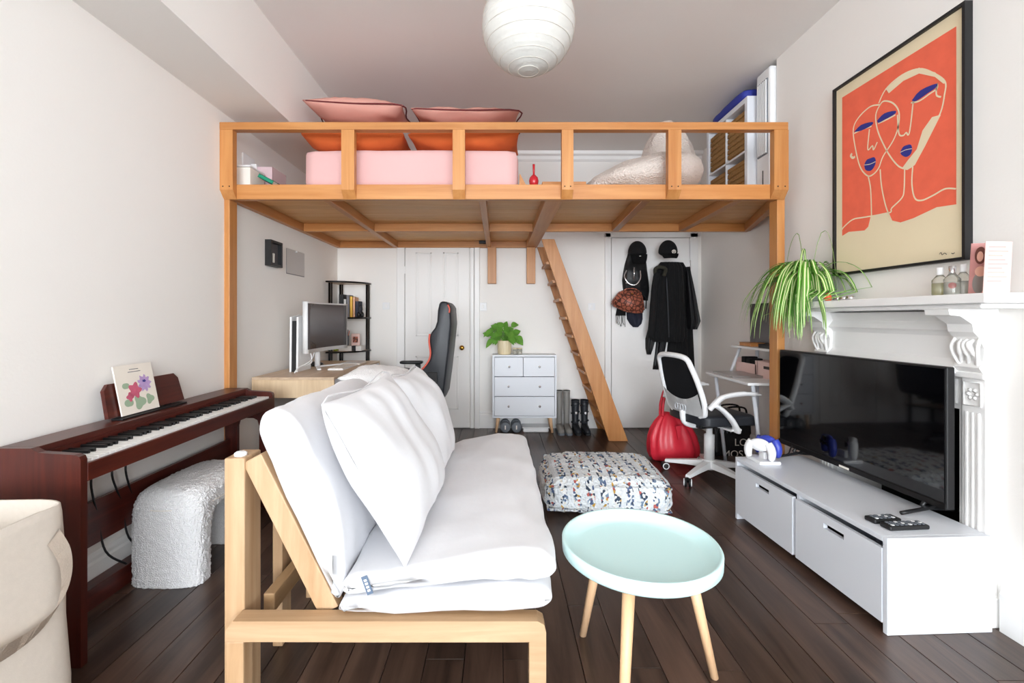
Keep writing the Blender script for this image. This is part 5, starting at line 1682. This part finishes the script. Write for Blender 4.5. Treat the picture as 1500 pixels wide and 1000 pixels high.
# ================================================================== PIANO
pn = thing('digital_piano', 'dark rosewood digital piano along the left wall', 'piano', (-1.54, 2.18, 0))
pY0, pY1 = 1.52, 2.835
pXf, pXb = -1.388, XL + .02
prof_side = [(pXb, 0), (pXb, .73), (-1.555, .73), (-1.53, .716), (-1.41, .708), (-1.394, .702), (pXf, .69), (pXf, 0), (-1.47, 0), (-1.47, .50), (-1.48, .535), (-1.505, .548), (-1.57, .548), (-1.595, .535), (-1.605, .50), (-1.605, 0)]
for a in (pY0, pY1 - .025):
    bm = bmesh.new(); a_prism(bm, prof_side, 'y', a, a + .025)
    s_ = fin(bm, 'side_panel', 'rosez', pn)
kY0 = pY0 + .035
box('key_bed', pXb + .03, pXf - .012, pY0 + .025, pY1 - .025, .618, .655, 'rose', pn)
box('key_slip', pXf - .012, pXf + .002, pY0 + .025, pY1 - .025, .612, .674, 'rose', pn, .003)
box('top_board', pXb, -1.552, pY0 + .025, pY1 - .025, .706, .73, 'rose', pn, .002)
box('fall_board', -1.566, -1.553, pY0 + .025, pY1 - .025, .655, .706, 'rose', pn, .001)
box('back_board', pXb + .01, pXb + .03, pY0 + .025, pY1 - .025, .57, .706, 'rosez', pn, .001)
box('modesty_board', pXb + .015, pXb + .035, pY0 + .025, pY1 - .025, .24, .42, 'rose', pn, .002)
box('foot_rail', pXb, pXb + .06, pY0 + .025, pY1 - .025, 0, .085, 'rose', pn, .003)
bm = bmesh.new(); a_box(bm, -.148, 0, 0, .0226, 0, .028, .0012, 1)
fin_wk = bpy.data.meshes.new('white_key'); bm.to_mesh(fin_wk); bm.free(); fin_wk.materials.append(M['ivory'])
bm = bmesh.new(); a_box(bm, -.095, 0, 0, .0105, 0, .017, .0025, 2)
fin_bk = bpy.data.meshes.new('black_key'); bm.to_mesh(fin_bk); bm.free(); fin_bk.materials.append(M['ebony'])
pitch = (pY1 - .037 - kY0) / 52
for k in range(52):
    inst('white_key', fin_wk, pn, (pXf - .014, kY0 + k * pitch, .655))
    if k < 51 and k % 7 in (0, 2, 3, 5, 6):
        inst('black_key', fin_bk, pn, (pXf - .066, kY0 + (k + 1) * pitch - .0055, .678))
# music stand
ms = Matrix.Translation((-1.625, 0, .73)) @ Matrix.Rotation(-.2, 4, 'Y')
bm = bmesh.new()
a_prism(bm, [(1.90, 0.012), (2.36, .012), (2.345, .13), (2.32, .155), (1.93, .155), (1.905, .13)], 'x', -.008, .008)
bmesh.ops.transform(bm, matrix=ms, verts=bm.verts)
mr = fin(bm, 'music_rest', 'rose', pn)
box('rest_ledge', -1.635, -1.585, 1.93, 2.33, .73, .738, 'black', pn, .002)
for yy in (2.0, 2.26): box('rest_hinge', -1.652, -1.636, yy, yy + .03, .73, .745, 'blackm', pn, .001)
for k, (ya, yb2) in enumerate(((1.86, 1.88), (1.96, 2.0), (2.03, 2.06))):
    tube('cable', smooth_curve([(XL + .06, ya, .57), (XL + .07, ya - .03, .50), (XL + .05, yb2, .36), (XL + .06, yb2 + .03, .19), (XL + .09, yb2 + .1, .1)], 6), .0045, 'black', pn, 6)
# sheet music book
mb = thing('music_book', 'cream music book with painted flowers on the piano', 'book', (-1.6, 2.05, .74))
mmx = Matrix.Translation((-1.612, 0, .741)) @ Matrix.Rotation(-.2, 4, 'Y')
bm = bmesh.new(); a_box(bm, 0, .006, 1.955, 2.165, 0, .215, 0, 2, mmx); fin(bm, 'pages', 'paper', mb)
M['artc'] = mat('book_cover', '#ece5da', .8)
bm = bmesh.new(); a_box(bm, .006, .0075, 1.953, 2.167, 0, .217, 0, 2, mmx); cv = fin(bm, 'cover', 'artc', mb)
M['pet1'] = mat('petal_pink', '#c9607a', .8, var=.25, vscale=60); M['pet2'] = mat('petal_lilac', '#b79bcb', .8, var=.2, vscale=60); M['pet3'] = mat('leaf_print', '#9db398', .8)
def on_cover(y, z, e=.0002): return mmx @ Vector((.0076 + e, y, z))
def blob(name, y, z, r_, m, e, lobes=6, sq=1):
    P = [on_cover(y + r_ * (1 + .22 * math.cos(lobes * a)) * math.cos(a), z + sq * r_ * (1 + .22 * math.cos(lobes * a)) * math.sin(a), e) for a in [2 * PI * j / 30 for j in range(30)]]
    sheet(name, P, (1, 0, 0), .0002, m, cv)
blob('printed_leaf', 2.06, .045, .03, 'pet3', .0003, 3); blob('printed_leaf', 2.0, .05, .02, 'pet3', .0003, 2); blob('printed_leaf', 2.12, .05, .022, 'pet3', .0003, 3); blob('printed_leaf', 2.0, .125, .016, 'pet3', .0003, 2)
blob('printed_flower', 2.045, .10, .032, 'pet1', .0006, 5); blob('printed_flower', 2.012, .075, .018, 'pet1', .0006, 4); blob('printed_flower', 2.105, .125, .035, 'pet2', .0006, 9); blob('flower_centre', 2.105, .135, .010, 'navy', .001, 5, .6)
for q, (a_, b_) in enumerate(((2.035, 2.085), (2.025, 2.095))):
    tube('title_line', [on_cover(a_, .195 - .011 * q), on_cover(b_, .195 - .011 * q)], .0015, 'gry', cv, 4)

# boucle arch stool
stl = thing('arch_stool', 'white boucle arch shaped stool pushed under the piano', 'stool', (-1.45, 2.22, 0))
def arch(bm):
    # stadium cross-section (in x) swept along an arch in the y-z plane
    path = []
    yA, yB_, Zs = 2.055, 2.40, .33
    hx = .155
    outer = [(1.965, 0), (1.965, .10), (1.965, .20), (1.965, .30), (1.972, .36), (2.0, .40), (2.05, .415), (2.14, .418), (2.225, .42), (2.31, .418), (2.40, .415), (2.45, .40), (2.478, .36), (2.485, .30), (2.485, .2), (2.485, .10), (2.485, 0)]
    inner = [(2.10, 0), (2.10, .08), (2.10, .15), (2.104, .20), (2.115, .235), (2.135, .26), (2.16, .275), (2.19, .283), (2.225, .285), (2.26, .283), (2.29, .275), (2.315, .26), (2.335, .235), (2.346, .20), (2.35, .15), (2.35, .08), (2.35, 0)]
    out_, inn = [], []
    def dens(l):
        c = smooth_curve([Vector((0, a, b)) for a, b in l], 13)
        return c
    out_, inn = dens(outer), dens(inner)
    N = 190
    rings = []
    for o_, i_ in zip(out_, inn):
        c = (o_ + i_) / 2
        h = (o_ - i_) / 2
        ring = []
        for j in range(N):
            a = 2 * PI * j / N
            ca, sa = math.cos(a), math.sin(a)
            e = 2 / 3.2
            u = math.copysign(abs(ca) ** e, ca); v = math.copysign(abs(sa) ** e, sa)
            p = c + h * u + Vector((hx * v - 1.45, 0, 0))
            p.x = -1.45 + hx * v
            nn_ = (h.normalized() * u + Vector((v, 0, 0))).normalized()
            f_ = .0025 * nz(p, 60) + .0065 * nz(p, 150, 4)
            p = p + nn_ * f_
            p.z = max(0, p.z)
            ring.append(bm.verts.new(p))
        rings.append(ring)
    for A_, B_ in zip(rings, rings[1:]):
        for j in range(N): bm.faces.new((A_[j], A_[(j + 1) % N], B_[(j + 1) % N], B_[j]))
    bm.faces.new(rings[0][::-1]); bm.faces.new(rings[-1])
bm = bmesh.new(); arch(bm)
fin(bm, 'boucle_cover', 'bouc', stl, True)
tube('seam', [(-1.45 + .163 * math.cos(a), 2.225 + .262 * math.copysign(abs(math.sin(a)) ** .5, math.sin(a)), .335) for a in [2 * PI * j / 40 for j in range(40)]], .002, 'paper', stl, 5, closed=True)

# canvas tote bag in front
tt = thing('canvas_bag', 'large natural canvas bag beside the piano end', 'bag', (-1.42, 1.2, 0))
def ringz(z, x0, x1, y0, y1, n=40, r_=.05, seed=0, wob=0):
    pts = []
    for j in range(n):
        a = 2 * PI * (j + .5) / n
        ca, sa = math.cos(a), math.sin(a)
        e = 2 / 7
        u = math.copysign(abs(ca) ** e, ca); v = math.copysign(abs(sa) ** e, sa)
        p = Vector(((x0 + x1) / 2 + u * (x1 - x0) / 2, (y0 + y1) / 2 + v * (y1 - y0) / 2, z))
        if wob: p += Vector((ca, sa, 0)) * wob * nz(p, 6, seed) + Vector((0, 0, wob * .6 * nz((p.x, p.y, 3), 9, seed)))
        pts.append(p)
    return pts
bm = bmesh.new()
levels = [(0, -1.64, -1.20, .93, 1.325), (.15, -1.64, -1.205, .93, 1.33), (.32, -1.635, -1.225, .95, 1.335), (.48, -1.625, -1.245, .98, 1.345), (.60, -1.62, -1.262, 1.0, 1.355), (.625, -1.62, -1.264, 1.0, 1.355)]
inner_l = [(.625, -1.612, -1.271, 1.007, 1.348), (.55, -1.615, -1.268, 1.0, 1.345), (.42, -1.62, -1.262, .99, 1.34)]
rings = []
for i_, (z, a, b, c, d) in enumerate(levels + inner_l):
    rings.append([bm.verts.new(p) for p in ringz(z, a, b, c, d, wob=.012 if z > 0 else 0)])
for A_, B_ in zip(rings, rings[1:]):
    n = len(A_)
    for j in range(n): bm.faces.new((A_[j], A_[(j + 1) % n], B_[(j + 1) % n], B_[j]))
bm.faces.new(rings[0][::-1]); bm.faces.new(rings[-1])
fin(bm, 'bag_body', 'canvas', tt, True)
def ribbon(name, pts, wv, m, parent, th=.003):
    c = smooth_curve(pts, 6)
    wv = Vector(wv)
    bm = bmesh.new(); rows_ = []
    for p in c: rows_.append((bm.verts.new(p - wv / 2), bm.verts.new(p + wv / 2)))
    for A_, B_ in zip(rows_, rows_[1:]): bm.faces.new((A_[0], A_[1], B_[1], B_[0]))
    bmesh.ops.solidify(bm, geom=bm.faces[:], thickness=th)
    return fin(bm, name, m, parent, True)
ribbon('strap', [(-1.25, 1.285, .55), (-1.222, 1.29, .49), (-1.21, 1.28, .42), (-1.205, 1.24, .365), (-1.205, 1.16, .345), (-1.21, 1.06, .36), (-1.23, 1.0, .42)], (0, .034, .03), 'strap', tt)
ribbon('strap', [(-1.63, 1.27, .55), (-1.65, 1.2, .45), (-1.655, 1.1, .40), (-1.63, 1.0, .5)], (0, .04, .02), 'strap', tt)

# ================================================================== FUTON SOFA
fs = thing('sofa_bed', 'solid pine futon sofa frame with slanted back', 'sofa frame', (-.3, 2.0, 0))
fY0, fY1 = 1.30, 2.72
for (y0, sgn) in ((fY0, 1), (fY1, -1)):
    ya, yb_ = sorted((y0, y0 + sgn * .052))
    bm = bmesh.new()
    a_prism(bm, [(-.776, .243), (-.776, .275), (-.755, .302), (.112, .302), (.130, .292), (.136, .27), (.136, 0), (.088, 0), (.088, .243)], 'y', ya, yb_)
    fin(bm, 'arm_rail', 'fr_x', fs)
    yc, yd = sorted((y0 + sgn * .054, y0 + sgn * .15))
    box('back_post', -.812, -.752, yc, yd, 0, .748, 'fr_z', fs, .004)
    box('leg', -.776, -.725, ya, yb_, 0, .243, 'fr_z', fs, .004)
    ye = y0 + sgn * .085
    beam('slanted_rail', (-.735, ye, .745), (-.505, ye, .29), .045, .062, 'fr_z', fs, up=(0, 1, 0) if False else (1, 0, .5))
    box('seat_rail', -.50, .10, *sorted((y0 + sgn * .062, y0 + sgn * .09)), .195, .245, 'fr_x', fs, .006)
for x0, z0, z1 in ((-.745, .23, .29), (-.80, .60, .66), (-.49, .22, .29), (.045, .21, .295)):
    box('long_rail', x0, x0 + .035, fY0 + .15, fY1 - .15, z0, z1, 'fr_y', fs)
for k in range(6):
    yy = fY0 + .2 + k * .2
    box('seat_slat', -.45, .04, yy, yy + .07, .268, .286, 'fr_x', fs)
for yy in (1.62, 1.9, 2.2, 2.45):
    box('back_board', -.80, -.765, yy, yy + .07, .0, .60, 'fr_z', fs)
for k in range(4):
    t = .2 + .2 * k
    xx, zz_ = -.757 + .23 * t, .734 - .455 * t
    beam('back_slat', (xx, fY0 + .11, zz_), (xx, fY1 - .11, zz_), .05, .016, 'fr_y', fs, up=(.9, 0, .45))
for y0 in (fY0 + .085, fY1 - .085):
    lathe('pivot_cap', [(.018, 0), (.018, .008), (.012, .012), (0, .012)], (-.78, y0, .748), 'whitep', fs, 16)

fu = thing('futon_mattress', 'thick white futon folded into seat and back', 'futon', (-.3, 2.0, .3))
def soft(name, prof, y0, y1, r_, m, parent, amp, freq, seed, ny=46, sub=3, dirw=(1, 1, 1), warp=None):
    P = [Vector((a, 0, b)) for a, b in prof]
    c = smooth_curve(P + [P[0], P[1]], sub)[:len(P) * sub]
    n = len(c)
    cen = sum(c, Vector()) / n
    nr = []
    for i in range(n):
        d = (c[(i + 1) % n] - c[i - 1]).normalized()
        q = Vector((d.z, 0, -d.x))
        if q.dot(c[i] - cen) < 0: q = -q
        nr.append(q)
    bm = bmesh.new()
    rings = []
    for k in range(ny + 1):
        t = k / ny
        t = t - math.sin(2 * PI * t) / (2 * PI) * .6
        y = y0 + (y1 - y0) * t
        d = min(y - y0, y1 - y)
        ins = r_ - math.sqrt(max(0, r_ * r_ - (r_ - d) ** 2)) if d < r_ else 0
        ring = []
        for i in range(n):
            p = c[i] + Vector((0, y, 0))
            wv = amp * (nz((p.x * dirw[0], p.y * dirw[1], p.z * dirw[2]), freq, seed) + .5 * nz((p.x * dirw[0], p.y * dirw[1], p.z * dirw[2]), freq * 2.3, seed + 2))
            q = p + nr[i] * (wv - ins)
            ring.append(bm.verts.new(warp(q) if warp else q))
        rings.append(ring)
    for A_, B_ in zip(rings, rings[1:]):
        for j in range(n): bm.faces.new((A_[j], A_[(j + 1) % n], B_[(j + 1) % n], B_[j]))
    for ring, y in ((rings[0], y0 - .012), (rings[-1], y1 + .012)):
        f_ = bm.faces.new(ring)
        bmesh.ops.triangulate(bm, faces=[f_])
    return fin(bm, name, m, parent, True)
soft('lower_fold', [(-.445, .318), (-.3, .316), (-.1, .316), (.06, .318), (.12, .322), (.15, .338), (.158, .358), (.14, .384), (.08, .396), (-.1, .386), (-.25, .366), (-.38, .352), (-.44, .345), (-.458, .332)], 1.31, 2.69, .022, 'futon', fu, .009, 5, 1, dirw=(1.6, 1, 1))
soft('seat_section', [(-.435, .362), (-.3, .375), (-.1, .396), (.06, .405), (.12, .402), (.155, .408), (.172, .432), (.16, .464), (.12, .484), (.04, .492), (-.1, .472), (-.25, .440), (-.36, .420), (-.435, .408), (-.458, .386)], 1.314, 2.69, .03, 'futon', fu, .010, 5, 9, dirw=(2.6, 1, 1))
def slump(p):
    k = max(0, min(1, (p.y - 2.12) / .25))
    k = k * k * (3 - 2 * k)
    if p.z > .45: p.x += .03 * k
    if p.z > .45: p.z = .45 + (p.z - .45) * (1 - .32 * k)
    return p
soft('back_section', [(-.488, .335), (-.575, .50), (-.66, .69), (-.705, .80), (-.71, .845), (-.695, .88), (-.655, .89), (-.61, .865), (-.57, .80), (-.52, .69), (-.475, .58), (-.455, .50), (-.455, .44), (-.462, .37)], 1.345, 2.68, .03, 'futon', fu, .008, 5, 4, dirw=(1, 1.5, 1), warp=slump)
M['tagc'] = mat('tag_cloth', '#5a6a80', .8)
tgm = Matrix.Translation((-.375, 1.308, .40)) @ Matrix.Rotation(-.35, 4, 'Y')
bm = bmesh.new(); a_box(bm, -.009, .009, -.001, .001, -.027, .027, 0, 2, tgm)
tg = fin(bm, 'cloth_tag', 'tagc', fu)
for q in range(4):
    bm = bmesh.new(); a_box(bm, -.004, .004, -.0018, -.001, -.018 + q * .01, -.012 + q * .01, 0, 2, tgm); fin(bm, 'tag_print', 'paper', tg)

def cushion(lab, c, e1, e2, w_, h_, t_, seed, m='futon', fine=0, amp=.022):
    p = thing('cushion', lab, 'cushion', (c[0], c[1], c[2] - h_ / 2))
    pillow('cover', c, e1, e2, w_, h_, t_, m, p, 36, amp, 5.5, seed, .06, fine)
    E1 = Vector(e1).normalized(); E2 = Vector(e2); E2 = (E2 - E1 * E2.dot(E1)).normalized()
    pts = []
    for u, v in ((-1, -1), (0, -1), (1, -1), (1, 0), (1, 1), (0, 1), (-1, 1), (-1, 0)):
        k = .985 if u and v else .94
        pts.append(Vector(c) + E1 * u * w_ / 2 * k + E2 * v * h_ / 2 * k)
    tube('seam', smooth_curve(pts + [pts[0]], 4)[:-1], .003, m, p, 6, closed=True)
cushion('big white cushion slumped at the arm end of the futon', (-.378, 1.668, .68), (.05, 1, .02), (-.45, .0, .88), .67, .54, .20, 1, amp=.02)
cushion('big white cushion in the middle of the futon back', (-.36, 2.265, .67), (.06, 1, .0), (-.42, .0, .9), .50, .50, .20, 2, amp=.02)
cushion('fluffy white boucle cushion at the desk end of the futon', (-.63, 2.45, .845), (.1, 1, 0), (-1, 0, .12), .40, .30, .12, 3, 'bouc', .006, .012)

# knitted floor pouf
pf = thing('floor_pouf', 'square knitted floor pouf in white and multicoloured wool', 'pouf', (.68, 2.95, 0))
rbox('knit_cover', (.66, 2.95, .112), (.72, .62, .2), .07, 'tweed', pf, 34, .01, 7, bulge=.035, fine=.009, ffreq=34, rot=Matrix.Rotation(-.06, 3, 'Z'))
for z in (.045, .18):
    tube('edge_seam', [Matrix.Rotation(-.06, 3, 'Z') @ Vector((sx * .352, sy * .302, 0)) + Vector((.66, 2.95, z)) for sx, sy in ((-1, -1), (0, -1.02), (1, -1), (1.02, 0), (1, 1), (0, 1.02), (-1, 1), (-1.02, 0))], .008, 'tweed', pf, 6, closed=True)

# round tray table
tbx = thing('tray_table', 'round pale mint tray table on three beech legs', 'table', (.452, 1.468, 0))
cc = (.452, 1.468, 0)
zt = .452
lathe('tray_top', [(0, zt - .032), (.19, zt - .032), (.218, zt - .028), (.232, zt - .004), (.236, zt), (.243, zt), (.2455, zt - .004), (.2445, zt - .036), (.236, zt - .044), (0, zt - .046)], cc, 'mint', tbx, 72)
for (x_, y_) in ((.31, 1.679), (.70, 1.481), (.336, 1.243)):
    d = Vector((x_ - cc[0], y_ - cc[1], 0))
    tp = Vector(cc) + d * .62
    tube('leg', [(tp.x, tp.y, zt - .046), (x_, y_, 0)], [.019, .0125], 'beech', tbx, 16)
    lathe('leg_plate', [(.03, -.006), (.03, 0)], (tp.x, tp.y, zt - .046), 'blackm', tbx, 16)
